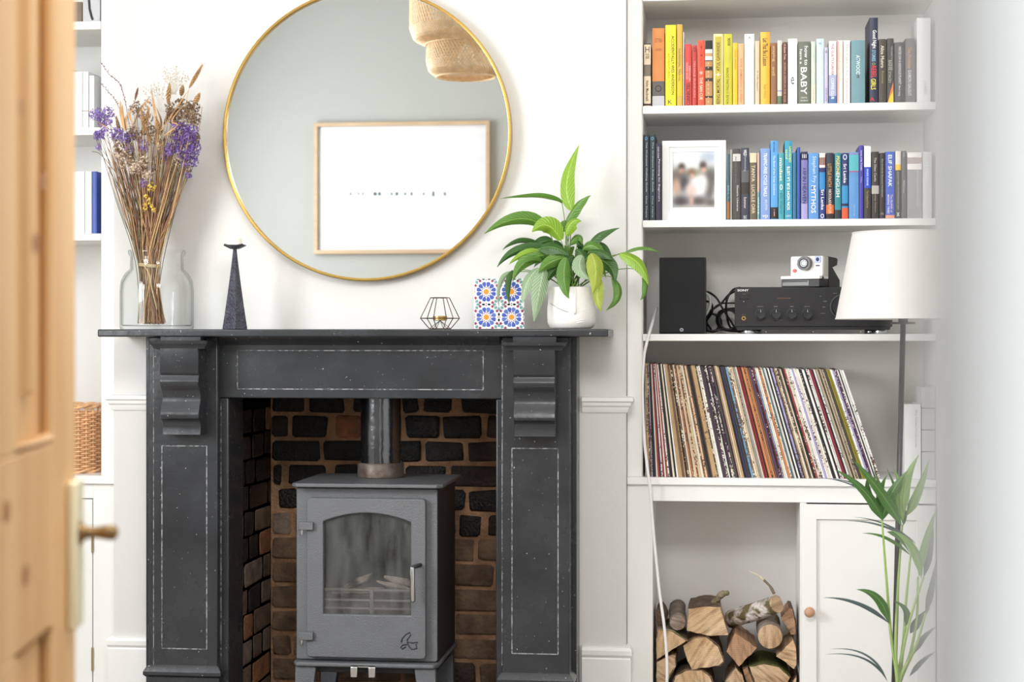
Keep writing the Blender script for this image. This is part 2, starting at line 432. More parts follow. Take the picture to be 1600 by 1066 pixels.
# incised panel lines where the paint has worn pale
def groove(x0, x1, y0, y1, Y, pxw=1.6):
    xm = (x0+x1)/2; X0, X1, Z0, Z1 = PX(x0, Y), PX(x1, Y), PZ(xm, y1, Y), PZ(xm, y0, Y); w_ = pxw*PM(xm, Y)/2
    m = M(); a, b_ = Y-.0006, Y+.001
    m.box(X0-w_, X0+w_, a, b_, Z0, Z1); m.box(X1-w_, X1+w_, a, b_, Z0, Z1); m.box(X0, X1, a, b_, Z0-w_, Z0+w_); m.box(X0, X1, a, b_, Z1-w_, Z1+w_)
    return m.build('worn_groove', chip, sur)
groove(371, 755, 548, 608.5, YFZ)
groove(253, 323, 697, 1014, YP)
groove(800, 872, 701, 1022, YP)
for xx, ya, yb, Yq in ((784.5, 532, 1040, YP), (345.5, 628, 1040, YFZ-.004), (240, 540, 1040, YP)):
    BX(PX(xx, Yq)-.0009, PX(xx, Yq)+.0009, Yq-.0006, Yq+.001, PZ(xx, yb, Yq), PZ(xx, ya, Yq)).build('worn_edge', chip, sur)
# ================================================================== WOOD STOVE
YD = 4.70            # door face
iron = mat('grey_stove_enamel', (100, 102, 106), 0.46, metal=0.2, var=0.06, vscale=14, bump=0.35, bscale=420, rvar=.06)
iron_d = mat('dark_stove_sheet', (48, 48, 51), 0.55, metal=0.2, var=0.1, bump=0.2, bscale=300)
chrome = mat('brushed_chrome', (205, 207, 212), 0.22, metal=1.0)
steel = mat('flue_steel', (104, 106, 110), 0.2, metal=0.95, var=0.12, vscale=10, bump=0.1, bscale=60, rvar=.1)
rust = mat('rusty_steel_collar', (120, 114, 110), 0.5, metal=0.5, rgb2=(84, 66, 56), vscale=25, bump=0.2)
fire_in = mat('vermiculite_lining', (40, 38, 36), 0.9, var=.2, bump=.3)
st = root('wood_stove', (PX(575, 4.85), 4.88, .045), 'grey cast wood burning stove with a glazed door and flue pipe in the brick chamber', 'stove')
YBD = 4.725; YBK = 5.04
bx0, bx1 = PX(464, YBD), PX(684, YBD)
bz1, bz0 = PZ(575, 763, YBD), PZ(575, 1032, YBD)
body = M()
t = .012
body.box(bx0, bx0+t, YBD+.0, YBK, bz0, bz1); body.box(bx1-t, bx1, YBD, YBK, bz0, bz1)
body.box(bx0+t, bx1-t, YBK-t, YBK, bz0, bz1); body.box(bx0+t, bx1-t, YBD, YBK-t, bz0, bz0+t); body.box(bx0+t, bx1-t, YBD, YBK-t, bz1-t, bz1)
body.build('body', iron_d, st, bevel=.003)
def rrect(x0, x1, z0, z1, r, n=5):
    pts = []
    for cx, cz, a0 in ((x1-r, z1-r, 0), (x0+r, z1-r, 90), (x0+r, z0+r, 180), (x1-r, z0+r, 270)):
        for i in range(n+1):
            a = math.radians(a0 + 90*i/n); pts.append((cx + r*math.cos(a), cz + r*math.sin(a)))
    return pts
wx0, wx1 = PX(505, YD), PX(642, YD)
wz0, wz1, wzs = PZ(573, 961, YD), PZ(573, 802, YD), PZ(573, 816, YD)
def match(outer, inner_fn):
    return [inner_fn(p) for p in outer]
TA = [0, .015, .03, .05, .08, .16, .25, .34, .42, .5, .58, .66, .75, .84, .92, .95, .97, .985, 1]
TB = [.012, .024, .04, .06, .3, .5, .7, .94, .96, .976, .988]
def arch_loop(x0, x1, z0, zs, z1, n=12):
    """window outline counter-clockwise from the right spring"""
    pts = []
    for t_ in TA: x = x1 + (x0-x1)*t_; pts.append((x, zs + (z1-zs)*(1-(2*t_-1)**2)))
    for t_ in TB: pts.append((x0, zs + (z0-zs)*t_))
    for t_ in TA: pts.append((x0 + (x1-x0)*t_, z0))
    for t_ in TB: pts.append((x1, z0 + (zs-z0)*t_))
    return pts
def outer_like(loop, x0, x1, z0, z1, r):
    """project each window point on the rounded outer rectangle"""
    out = []; na, nb = len(TA), len(TB)
    base = [(x1+(x0-x1)*t_, z1) for t_ in TA] + [(x0, z1+(z0-z1)*t_) for t_ in TB] + [(x0+(x1-x0)*t_, z0) for t_ in TA] + [(x1, z0+(z1-z0)*t_) for t_ in TB]
    for X, Z in base:
        # round the corners
        ix, iz = min(max(X, x0+r), x1-r), min(max(Z, z0+r), z1-r)
        vx, vz = X-ix, Z-iz; L = math.hypot(vx, vz)
        if L > r: X, Z = ix + vx/L*r, iz + vz/L*r
        out.append((X, Z))
    return out
# front frame of the body
al = arch_loop(wx0-.006, wx1+.006, wz0-.006, wzs, wz1+.006)
M().ring(outer_like(al, bx0, bx1, bz0, bz1, .006), al, YBD-.006, YBD+.012).build('front_frame', iron, st, smooth=30, bevel=.002)
dx0, dx1, dz0, dz1 = PX(479, YD), PX(665, YD), PZ(573, 1029, YD), PZ(573, 779, YD)
al = arch_loop(wx0, wx1, wz0, wzs, wz1)
ol = outer_like(al, dx0, dx1, dz0, dz1, .010)
door = M().ring(ol, al, YD, YBD-.007).build('stove_door', iron, st, smooth=30, bevel=.0035, seg=3)
# glass
def soot_glass():
    m = bpy.data.materials.new('sooted_stove_glass'); m.use_nodes = True; nt = m.node_tree
    nt.nodes.remove(nt.nodes['Principled BSDF']); out = nt.nodes['Material Output']
    tr = nt.nodes.new('ShaderNodeBsdfTransparent'); gl = nt.nodes.new('ShaderNodeBsdfGlossy'); gl.inputs['Roughness'].default_value = .06
    df = nt.nodes.new('ShaderNodeBsdfDiffuse'); df.inputs[0].default_value = (*lin((170, 172, 174)), 1)
    fr_ = nt.nodes.new('ShaderNodeFresnel'); fr_.inputs[0].default_value = 1.5
    m1 = nt.nodes.new('ShaderNodeMixShader'); m2 = nt.nodes.new('ShaderNodeMixShader')
    tc = nt.nodes.new('ShaderNodeTexCoord'); mp = nt.nodes.new('ShaderNodeMapping'); mp.inputs['Scale'].default_value = (16, 1, 4)
    nz = nt.nodes.new('ShaderNodeTexNoise'); nz.inputs['Scale'].default_value = 1.6; nz.inputs['Detail'].default_value = 8
    nt.links.new(tc.outputs['Object'], mp.inputs[0]); nt.links.new(mp.outputs[0], nz.inputs['Vector'])
    mr = nt.nodes.new('ShaderNodeMapRange'); mr.inputs['From Min'].default_value = .35; mr.inputs['From Max'].default_value = .75
    mr.inputs['To Min'].default_value = .0; mr.inputs['To Max'].default_value = .2
    nt.links.new(nz.outputs['Fac'], mr.inputs[0]); nt.links.new(mr.outputs[0], m1.inputs[0])
    nt.links.new(tr.outputs[0], m1.inputs[1]); nt.links.new(df.outputs[0], m1.inputs[2])
    nt.links.new(fr_.outputs[0], m2.inputs[0]); nt.links.new(m1.outputs[0], m2.inputs[1]); nt.links.new(gl.outputs[0], m2.inputs[2])
    nt.links.new(m2.outputs[0], out.inputs[0]); return m
M().prism(arch_loop(wx0-.002, wx1+.002, wz0-.002, wzs, wz1+.002), YD+.012, YD+.015).build('door_glass', soot_glass(), door)
# raised emblem bottom right of the door (a little bird-like leaf outline)
e = lambda x, y: Vector((PX(480 + x/7.27, YD), YD-.0005, PZ(640, 960 + y/7.27, YD)))
em = M()
em.tube([e(1068, 320), e(1085, 270), e(1120, 230), e(1165, 205), e(1175, 235), e(1140, 285), e(1135, 305)], .0017, 6)
em.tube([e(1135, 315), e(1190, 325), e(1255, 315), e(1235, 345), e(1248, 385), e(1190, 398), e(1160, 370), e(1135, 325)], .0017, 6)
em.tube([e(1130, 345), e(1085, 350), e(1062, 380), e(1080, 398), e(1120, 370)], .0017, 6)
em.build('emblem', iron_d, door, smooth=True)
for yy in (816, 988):           # hinges
    hb = PB(466, 489, yy, yy+13, YD-.010, YD)
    h = BX(*hb).build('hinge', iron, st, bevel=.002)
    M().lathe((PX(472, YD), YD-.004), [(.003, PZ(472, yy+20, YD)), (.004, PZ(472, yy+18, YD)), (.004, hb[4])], 10).build('hinge_pin', chrome, h, smooth=30)
hx, hz = PX(652, YD), PZ(652, 883, YD)
hd = M(); hd.tube([(hx+.008, YD, hz), (hx+.004, YD-.022, hz), (hx-.006, YD-.03, hz-.002), (hx-.008, YD-.031, hz-.008)], .0055, 10)
hd.build('handle_arm', iron_d, door, smooth=40)
M().tube([(hx-.0085, YD-.031, hz-.002), (hx-.0085, YD-.031, hz-.012), (hx-.0075, YD-.031, hz-.035), (hx-.0065, YD-.031, hz-.092), (hx-.006, YD-.031, hz-.096)], [.006, .0075, .0062, .0072, .005], 14).build('handle', chrome, st, smooth=40)
# top plate, clipped corners
tx0, tx1 = PX(454, YD-.012), PX(691, YD-.012); tzt = PZ(575, 756.5, YD-.012); cc = .016
tp = [(tx0, YBK+.01), (tx0, YD-.012+cc), (tx0+cc, YD-.012), (tx1-cc, YD-.012), (tx1, YD-.012+cc), (tx1, YBK+.01)]
M().prism(tp, tzt-.011, tzt, 'Z').build('top_plate', iron, st, bevel=.003)
lp = [(tx0+.004, YBK), (tx0+.004, YD+.0), (tx0+.014, YD-.016), (tx1-.02, YD-.016), (tx1-.004, YD), (tx1-.004, YBK)]
blz = PZ(575, 1038, YD)
M().prism([(bx0-.004, YBK), (bx0-.004, YD+.005), (bx0+.006, YD-.014), (bx1-.006, YD-.014), (bx1+.006, YD+.005), (bx1+.006, YBK)], blz-.008, blz+.004, 'Z').build('base_plate', iron, st, bevel=.004, seg=3)
BX(bx0+.008, bx1-.008, YD+.02, YBK-.02, blz-.028, blz-.008).build('ash_box', iron_d, st, bevel=.002)
def leg(sx, y0, y1):
    x = bx0 + .002 if sx < 0 else bx1 - .002
    s_ = 1 if sx < 0 else -1
    poly = [(x, blz-.008), (x + s_*.058, blz-.008), (x + s_*.030, .0455), (x - s_*.004, .0455)]
    return M().prism(poly, y0, y1)
for sx in (-1, 1):
    leg(sx, YD-.004, YD+.022).build('leg', iron, st, bevel=.003)
    leg(sx, YBK-.03, YBK).build('leg', iron, st, bevel=.003)
sl = M(); sl.box(PX(550, YD), PX(588, YD), YD-.014, YD-.006, PZ(570, 1042, YD), PZ(570, 1039, YD)); sl.build('air_slider', chrome, st)
for xx in (550, 578): 
    BX(PX(xx, YD), PX(xx+11, YD), YD-.024, YD-.014, PZ(570, 1057, YD), PZ(570, 1040, YD)).build('slider_tab', chrome, st, bevel=.002)
# flue
FX, FY = PX(595, 4.93), 4.93
M().lathe((FX, FY), [(.064, tzt), (.066, tzt+.002), (.066, PZ(595, 727, 4.87)), (.063, PZ(595, 725, 4.87)), (.055, PZ(595, 725, 4.87))], 40).build('flue_collar', rust, st, smooth=40)
M().lathe((FX, FY), [(.0575, tzt+.005), (.0575, OZ+.45)], 48).build('flue_pipe', steel, st, smooth=40)
# inside: lining, grate, charred sticks
M().box(bx0+.02, bx1-.02, YBK-.045, YBK-.02, bz0+.02, bz1-.02).build('fire_lining', fire_in, st)
gr = M()
for i, yy in enumerate((922, 938, 951)):
    z_ = PZ(573, yy, 4.78); gr.tube([(PX(508, 4.78), 4.775, z_), (PX(655, 4.78), 4.775, z_)], .0035, 8)
gr.tube([(PX(582, 4.78), 4.770, PZ(573, 920, 4.78)), (PX(582, 4.78), 4.770, PZ(573, 958, 4.78))], .006, 8)
gr.box(PX(508, 4.78), PX(655, 4.78), 4.782, 4.79, PZ(573, 925, 4.78)-.001, PZ(573, 921, 4.78)+.001)
gr.build('fire_grate', mat('ash_dusted_steel', (150, 143, 136), .6, metal=.3, var=.2), st, smooth=40)
BX(bx0+.02, bx1-.02, 4.79, YBK-.05, bz0+.012, PZ(573, 935, 4.85)).build('ash_bed', mat('wood_ash', (132, 126, 120), .95, rgb2=(60, 54, 50), vscale=40, bump=.6), st)
ash_wood = mat('charred_stick', (226, 208, 190), .9, rgb2=(50, 42, 38), vscale=22, bump=.6)
def stick(a, b_, Y0, Y1, r):
    p, q = Vector((PX(a[0], Y0), Y0, PZ(a[0], a[1], Y0))), Vector((PX(b_[0], Y1), Y1, PZ(b_[0], b_[1], Y1)))
    M().tube([p, p.lerp(q, .3)+Vector((0,0,.002)), p.lerp(q, .7)-Vector((0,0,.002)), q], [r*.6, r, r*.9, r*.3], 7).build('burnt_stick', ash_wood, st, smooth=50)
stick((540, 918), (583, 897), 4.84, 4.80, .011)
stick((640, 922), (588, 908), 4.82, 4.80, .008)
stick((650, 916), (600, 901), 4.88, 4.86, .012)
stick((520, 925), (600, 920), 4.86, 4.84, .010)

# ================================================================== MIRROR
gold = mat('brushed_brass_frame', (196, 160, 88), 0.24, metal=1.0, var=.05)
mir = mat('mirror_silver', (246, 247, 247), 0.004, metal=1.0)
MYF = 4.825
mcx, mcz = P(571, 210, MYF).x, P(571, 210, MYF).z
mr_ = 229.5*PM(571, MYF)
mi = root('round_mirror', (mcx, MYF+.02, mcz-mr_), 'large round wall mirror with a thin brass frame above the mantel', 'mirror')
m = M()
def circ(r, n=96): return [(mcx + r*math.cos(2*math.pi*i/n), mcz + r*math.sin(2*math.pi*i/n)) for i in range(n)]
m.ring(circ(mr_), circ(mr_-.0085), MYF, YC-.002); m.build('frame', gold, mi, smooth=30, bevel=.002, seg=3)
m = M(); m.prism(circ(mr_-.007), MYF+.010, MYF+.016); m.build('mirror_glass', mir, mi)

# ================================================================== THE WALL BEHIND THE CAMERA, SEEN IN THE MIRROR
MP = MYF + .010                       # mirror plane
DD = 2*MP - YF                        # virtual distance of that wall
def MIR(x, y, Yreal):
    """real point on plane Yreal whose mirror image falls at x, y"""
    q = P(x, y, 2*MP - Yreal); return Vector((q.x, Yreal, q.z))
a0, a1 = MIR(490, 397, YF+.03), MIR(765, 188, YF+.03)
oakf = mat('pale_oak_picture_frame', (168, 146, 118), .5, var=.1, vscale=6, stretch=(1, 1, 8))
pic = root('framed_picture', ((a0.x+a1.x)/2, YF+.015, a0.z), 'large framed print of tiny figures on a pale shore reflected in the mirror', 'picture')
fw = .019
def rect(x0, x1, z0, z1): return [(x1, z0), (x1, z1), (x0, z1), (x0, z0)]
M().ring(rect(a0.x, a1.x, a0.z, a1.z), rect(a0.x+fw, a1.x-fw, a0.z+fw, a1.z-fw), YF+.002, YF+.03).build('picture_frame', oakf, pic, bevel=.002)
pr = BX(a0.x+fw-.004, a1.x-fw+.004, YF+.004, YF+.012, a0.z+fw-.004, a1.z-fw+.004).build('print', mat('pale_seascape_print', (204, 206, 208), .5, rgb2=(192, 197, 202), vscale=2.5, stretch=(1, 1, 5)), pic)
M().box(a0.x+fw-.002, a1.x-fw+.002, YF+.016, YF+.018, a0.z+fw-.002, a1.z-fw+.002)
figs = M(); gx = MIR(545, 303, YF+.013)
for xx, sz, hh in ((548, 2, 3), (560, 1.5, 3), (567, 1.5, 3), (586, 4, 4), (593, 3, 4), (612, 2, 3), (620, 3, 4), (633, 2, 3), (643, 2, 4), (662, 1.6, 3), (677, 2.2, 6), (695, 2, 4)):
    q = MIR(xx, 303, YF+.013); s_ = .0031
    figs.disc((q.x, YF+.0125, q.z), sz*s_*.8, .0006, 8, rz=hh*s_*.75)
figs.build('painted_figures', flat((72, 82, 88)), pr)['kind'] = 'stuff'
q = MIR(628, 303, YF+.013)
BX(q.x-.28, q.x+.26, YF+.0122, YF+.0126, q.z-.010, q.z-.007).build('painted_shoreline', flat((190, 205, 214)), pr)

# pendant lamp of woven bamboo (seen in the mirror)
YPD = 3.0
bam = mat('woven_bamboo', (222, 192, 150), .6, var=.15, vscale=40)
c0 = MIR(728, 120, YPD); kz = PM(728, 2*MP-YPD)
ptop = MIR(728, -60, YPD)
pe = root('pendant_lamp', (c0.x, YPD, c0.z), 'two tiered woven bamboo pendant lampshade reflected at the top of the mirror', 'lamp')
def weave(name, prof, nu, slats, r_):
    m = M()
    for dirn in (1, -1):
        for i in range(slats):
            pts = []
            for k in range(15):
                t_ = k/14; a = 2*math.pi*(i/slats + dirn*t_*.16)
                # profile interpolation
                f = t_*(len(prof)-1); j = min(int(f), len(prof)-2); g = f-j
                rr = prof[j][0]*(1-g)+prof[j+1][0]*g + dirn*.0012; zz = prof[j][1]*(1-g)+prof[j+1][1]*g
                pts.append(Vector((c0.x + rr*math.cos(a), YPD + rr*math.sin(a), zz)))
            vs = []; 
            for k, p in enumerate(pts):
                rad = Vector((p.x-c0.x, p.y-YPD, 0)).normalized(); tn = (pts[min(k+1, 14)]-pts[max(k-1, 0)]).normalized()
                sd = tn.cross(rad).normalized()*r_
                vs += [p+sd, p-sd]
            m.add(vs, [(2*k, 2*k+1, 2*k+3, 2*k+2) for k in range(14)])
    return m.build(name, bam, pe, recalc=False)
R1, R2 = 62*kz, 88*kz
zl = c0.z
weave('lower_shade', [(R1*.74, zl), (R1*.93, zl+8*kz), (R1, zl+22*kz), (R1*1.0, zl+45*kz), (R1*.93, zl+60*kz), (R1*.72, zl+68*kz)], 0, 74, .0026)
weave('upper_shade', [(R2*.72, zl+50*kz), (R2*.93, zl+58*kz), (R2, zl+75*kz), (R2, zl+125*kz), (R2*.8, zl+150*kz)], 0, 96, .0028)
for rr, zz in ((R1*.74, zl), (R1*.72, zl+68*kz), (R2*.72, zl+50*kz), (R2*.8, zl+150*kz)):
    M().tube([(c0.x+rr*math.cos(a*math.pi/24), YPD+rr*math.sin(a*math.pi/24), zz) for a in range(49)], .004, 6).build('rim', bam, pe, smooth=True)
M().tube([(c0.x, YPD, zl+.12), (c0.x, YPD, CH)], .003, 8).build('cord', flat((235, 235, 232)), pe)
M().lathe((c0.x, YPD), [(.012, zl+.12), (.03, zl+.09), (.032, zl+.06), (.018, zl+.035), (.002, zl+.03)], 20).build('bulb', mat('frosted_bulb', (240, 238, 230), .3), pe, smooth=True)

# ================================================================== PINE DOOR (open into the room, left of the doorway)
pine = mat('stripped_pine', (228, 188, 136), .42, rgb2=(210, 164, 110), vscale=2.2, stretch=(6, 6, .5), bump=.05, bscale=20)
pined = mat('pine_knot', (168, 112, 66), .5)
E = Vector((PX(118, 2.0), 2.0)); dd = Vector((-.185, .983)).normalized(); nn = Vector((dd.y, -dd.x))    # nn: face normal, towards +X
DW = .76; H = E - dd*DW
def ds(px):          # distance from the free edge at which the photo column px cuts the door face
    v = P(px, HOR, 1.0); r = Vector((v.x, v.y))
    # E - dd*s = r*t
    det = r.x*dd.y - r.y*dd.x
    t_ = (E.x*dd.y - E.y*dd.x)/det; q = r*t_; return (E-q).dot(dd)
def dz(px, py):
    s_ = ds(px); q = E - dd*s_; return PZ(px, py, q.y)
def DP(s, off, z):   # point: s from the free edge, off out of the face
    q = E - dd*s + nn*off; return (q.x, q.y, z)
def dbox(m, s0, s1, o0, o1, z0, z1):
    return m.add([DP(s0,o0,z0),DP(s1,o0,z0),DP(s1,o1,z0),DP(s0,o1,z0),DP(s0,o0,z1),DP(s1,o0,z1),DP(s1,o1,z1),DP(s0,o1,z1)],
        [(0,3,2,1),(4,5,6,7),(0,1,5,4),(1,2,6,5),(2,3,7,6),(3,0,4,7)])
s1 = ds(84); s2 = ds(38); zp0 = dz(80, 694); zp1 = zp0 + .03
T = .040
droot = bpy.data.objects.new('door_1', None); COL.objects.link(droot); droot.location = (E.x, E.y, 0.01); ORG['door_1'] = Vector((E.x, E.y, 0.01))
droot['kind'] = 'structure'
DH = 2.03
mid = DW/2; mw = .05
for nm, a, b_, z0, z1 in (('stile', 0, s1, .01, DH), ('stile', DW-s1, DW, .01, DH), ('top_rail', s1, DW-s1, DH-.11, DH), ('lock_rail', s1, DW-s1, zp0-.20, zp0), ('bottom_rail', s1, DW-s1, .01, .22), ('muntin', mid-mw, mid+mw, zp0, DH-.11), ('muntin', mid-mw, mid+mw, .22, zp0-.20)):
    dbox(M(), a, b_, -T, 0, z0, z1).build(nm, pine, droot, bevel=.003)
for a, b_ in ((s1, mid-mw), (mid+mw, DW-s1)):
    for z0, z1 in ((zp0, DH-.11), (.22, zp0-.20)):
        m = M(); dep = -.013
        fs2 = min(s2 - s1, (b_-a)*.42); fz = .055
        vs = [DP(a,dep,z0),DP(b_,dep,z0),DP(b_,dep,z1),DP(a,dep,z1), DP(a+fs2*.9,dep,z0+fz),DP(b_-fs2*.9,dep,z0+fz),DP(b_-fs2*.9,dep,z1-fz),DP(a+fs2*.9,dep,z1-fz),
              DP(a+fs2,-.003,z0+fz+.006),DP(b_-fs2,-.003,z0+fz+.006),DP(b_-fs2,-.003,z1-fz-.006),DP(a+fs2,-.003,z1-fz-.006)]
        m.add(vs, [(0,1,5,4),(1,2,6,5),(2,3,7,6),(3,0,4,7),(4,5,9,8),(5,6,10,9),(6,7,11,10),(7,4,8,11),(8,9,10,11)])
        pn = m.build('panel', pine, droot, recalc=False)
        mm = M(); tb = [DP(a+.006,-.006,z0+.006),DP(b_-.006,-.006,z0+.006),DP(b_-.006,-.006,z1-.006),DP(a+.006,-.006,z1-.006),DP(a+.006,-.006,z0+.006)]
        mm.tube(tb, .007, 8); mm.build('panel_moulding', pine, droot, smooth=40)
for px, py in ((36, 168), (72, 283), (60, 380), (10, 800), (40, 900)):
    s_ = ds(px); z_ = dz(px, py); n = 14; off = .0006 if (s_ < s1 or py > 760) else -.0022
    m = M(); m.add([DP(s_+.016*math.cos(2*math.pi*i/n), off, z_+.011*math.sin(2*math.pi*i/n)) for i in range(n)], [list(range(n))])
    m.build('knot', pined, droot, recalc=False)
brass = mat('aged_brass', (214, 196, 140), .3, metal=.85, var=.12)
z_ = dz(105, 835)
pl_ = M(); dbox(pl_, .012, .062, 0, .012, dz(105, 985), dz(105, 752)); pl_.build('door_plate', mat('polished_brass_plate', (244, 236, 204), .35, metal=.35), droot, bevel=.004)
kq = [DP(.038, .012, z_), DP(.038, .018, z_), DP(.038, .030, z_), DP(.038, .040, z_), DP(.038, .050, z_), DP(.038, .055, z_)]
M().tube(kq, [.016, .008, .0065, .0085, .0095, .005], 20).build('door_knob', mat('dull_dark_brass', (150, 122, 82), .4, metal=.7, var=.15), droot, smooth=True)
# ================================================================== FITTED BOOKCASES
def shelfset(name, label, xa0, xa1, xb1, front, shelves, side_left, zbot, ztop, board0, board1):
    pass
bc = root('fitted_bookcase', ((XR+XWR)/2, 5.05, PZ(1003, 745, YS)), 'white painted fitted bookcase with open shelves in the right alcove', 'bookcase')
bx_a = PX(1003, YS)
zt1 = PZ(1003, 745.5, YS)                       # worktop top
BX(XR+.001, bx_a, YS, YB, zt1, CH-.3).build('side_panel', white_paint, bc, bevel=.0015)
BX(bx_a, XWR-.001, YB-.008, YB-.001, zt1, CH-.3).build('back_panel', alcove_paint, bc)
BX(bx_a, bx_a+.002, YS+.012, YB-.008, zt1, CH-.3).build('side_lining', alcove_paint, bc)
SH = {}
for k, yt, th in (('top', -10, 12), ('a', 166, 12), ('b', 344.5, 11), ('c', 522, 11)):
    z1 = PZ(1003, yt, YS); z0 = PZ(1003, yt+th, YS); SH[k] = z1
    BX(bx_a+.002, XWR-.001, YS-.001, YB-.008, z0, z1).build('shelf', white_paint, bc, bevel=.0015)
cb = root('base_cabinet', ((XR+XWR)/2, 5.05, 0), 'white base cabinet in the right alcove with an open log store and one knobbed door', 'cabinet')
z0 = PZ(1003, 757, YS)
YW = YS-.012
BX(XR+.001, XWR-.001, YW, YB-.001, z0, zt1).build('worktop', white_gloss, cb, bevel=.002)
cx0, cx1 = PX(1020, YS), PX(1250, YS)
zo = PZ(1100, 784, YS)
BX(XR+.001, cx0, YS, YS+.02, .06, z0).build('face_frame', white_paint, cb, bevel=.0015)
BX(cx0, XWR-.001, YS, YS+.02, zo, z0).build('top_rail', white_paint, cb, bevel=.0015)
BX(XR+.001, cx0, YS+.02, YB-.001, .06, z0).build('side_panel', white_paint, cb)
BX(cx1, cx1+.018, YS+.002, YB-.001, .06, zo).build('divider', white_paint, cb, bevel=.001)
BX(cx0, XWR-.001, YB-.012, YB-.001, .06, z0).build('back_panel', mat('log_store_paint', (226, 224, 221), .8, var=.02, bump=.05), cb)
BX(XR+.001, XWR-.001, YS+.01, YB-.012, .0, .08).build('cabinet_base', white_paint, cb)
# door with recessed panel
d0, d1 = PX(1252, YS-.02), XWR-.004; dzt = PZ(1300, 789, YS-.02); dzb = .07
dr = M().ring(rect(d0, d1, dzb, dzt), rect(PX(1276, YS-.02), d1-.05, dzb+.07, PZ(1300, 812, YS-.02)), YS-.018, YS-.001).build('cabinet_door', white_gloss, cb, bevel=.0015)
BX(PX(1276, YS-.02)-.003, d1-.047, YS-.010, YS-.003, dzb+.067, PZ(1300, 812, YS-.02)+.003).build('door_panel', white_gloss, dr)
kx, kz_ = PX(1265, YS-.04), PZ(1265, 957, YS-.04)
M().tube([(kx, YS-.018, kz_), (kx, YS-.026, kz_), (kx, YS-.032, kz_), (kx, YS-.040, kz_), (kx, YS-.046, kz_), (kx, YS-.048, kz_)], [.006, .006, .012, .0145, .010, .003], 18).build('knob', mat('beech_knob', (196, 152, 124), .45), dr, smooth=True)

# ---- left alcove
lb = root('fitted_bookcase', ((XL+XWL)/2, 5.05, PZ(150, 742, YS)), 'white fitted bookcase in the left alcove mostly hidden by the pine door', 'bookcase')
lx = PX(158, YS); zl1 = PZ(150, 743, YS)
BX(lx, XL-.001, YS, YB, zl1, CH-.3).build('side_panel', white_paint, lb, bevel=.0015)
BX(XWL+.001, lx, YB-.008, YB-.001, zl1, CH-.3).build('back_panel', white_paint, lb)
LS = {}
for k, yt, th in (('top', 33, 13), ('a', 199, 12), ('b', 365, 11)):
    z1 = PZ(150, yt, YS); z0 = PZ(150, yt+th, YS); LS[k] = z1
    BX(XWL+.001, lx-.0005, YS-.001, YB-.008, z0, z1).build('shelf', white_paint, lb, bevel=.0015)
lc = root('base_cabinet', ((XL+XWL)/2, 5.05, 0), 'white base cabinet in the left alcove with a hinged door beside the fireplace', 'cabinet')
BX(XWL+.001, XL-.001, YW, YB-.001, PZ(150, 756, YS), zl1).build('worktop', white_gloss, lc, bevel=.002)
BX(PX(145.5, YS), XL-.001, YS, YS+.02, .06, PZ(150, 756, YS)).build('face_frame', white_paint, lc, bevel=.001)
BX(XWL+.001, PX(145.5, YS), YS, YS+.02, PZ(140, 779, YS), PZ(150, 756, YS)).build('top_rail', white_paint, lc, bevel=.001)
BX(XWL+.001, XL-.001, YS+.022, YB-.001, .0, PZ(150, 757, YS)-.001).build('carcass', white_paint, lc)
ld = M().ring(rect(XWL+.02, PX(144, YS), .07, PZ(140, 780.5, YS)), rect(XWL+.07, PX(120, YS), .13, PZ(140, 806, YS)), YS, YS+.018).build('cabinet_door', white_paint, lc, bevel=.001)
BX(XWL+.06, PX(121, YS), YS+.008, YS+.014, .12, PZ(140, 803, YS)).build('door_panel', white_paint, ld)
for yy in (845, 1030):
    M().lathe((PX(145, YS), YS-.003), [(.0035, PZ(145, yy+18, YS)), (.0035, PZ(145, yy-18, YS))], 10).build('hinge', mat('brass_hinge', (176, 158, 130), .35, metal=.8), lc, smooth=30)

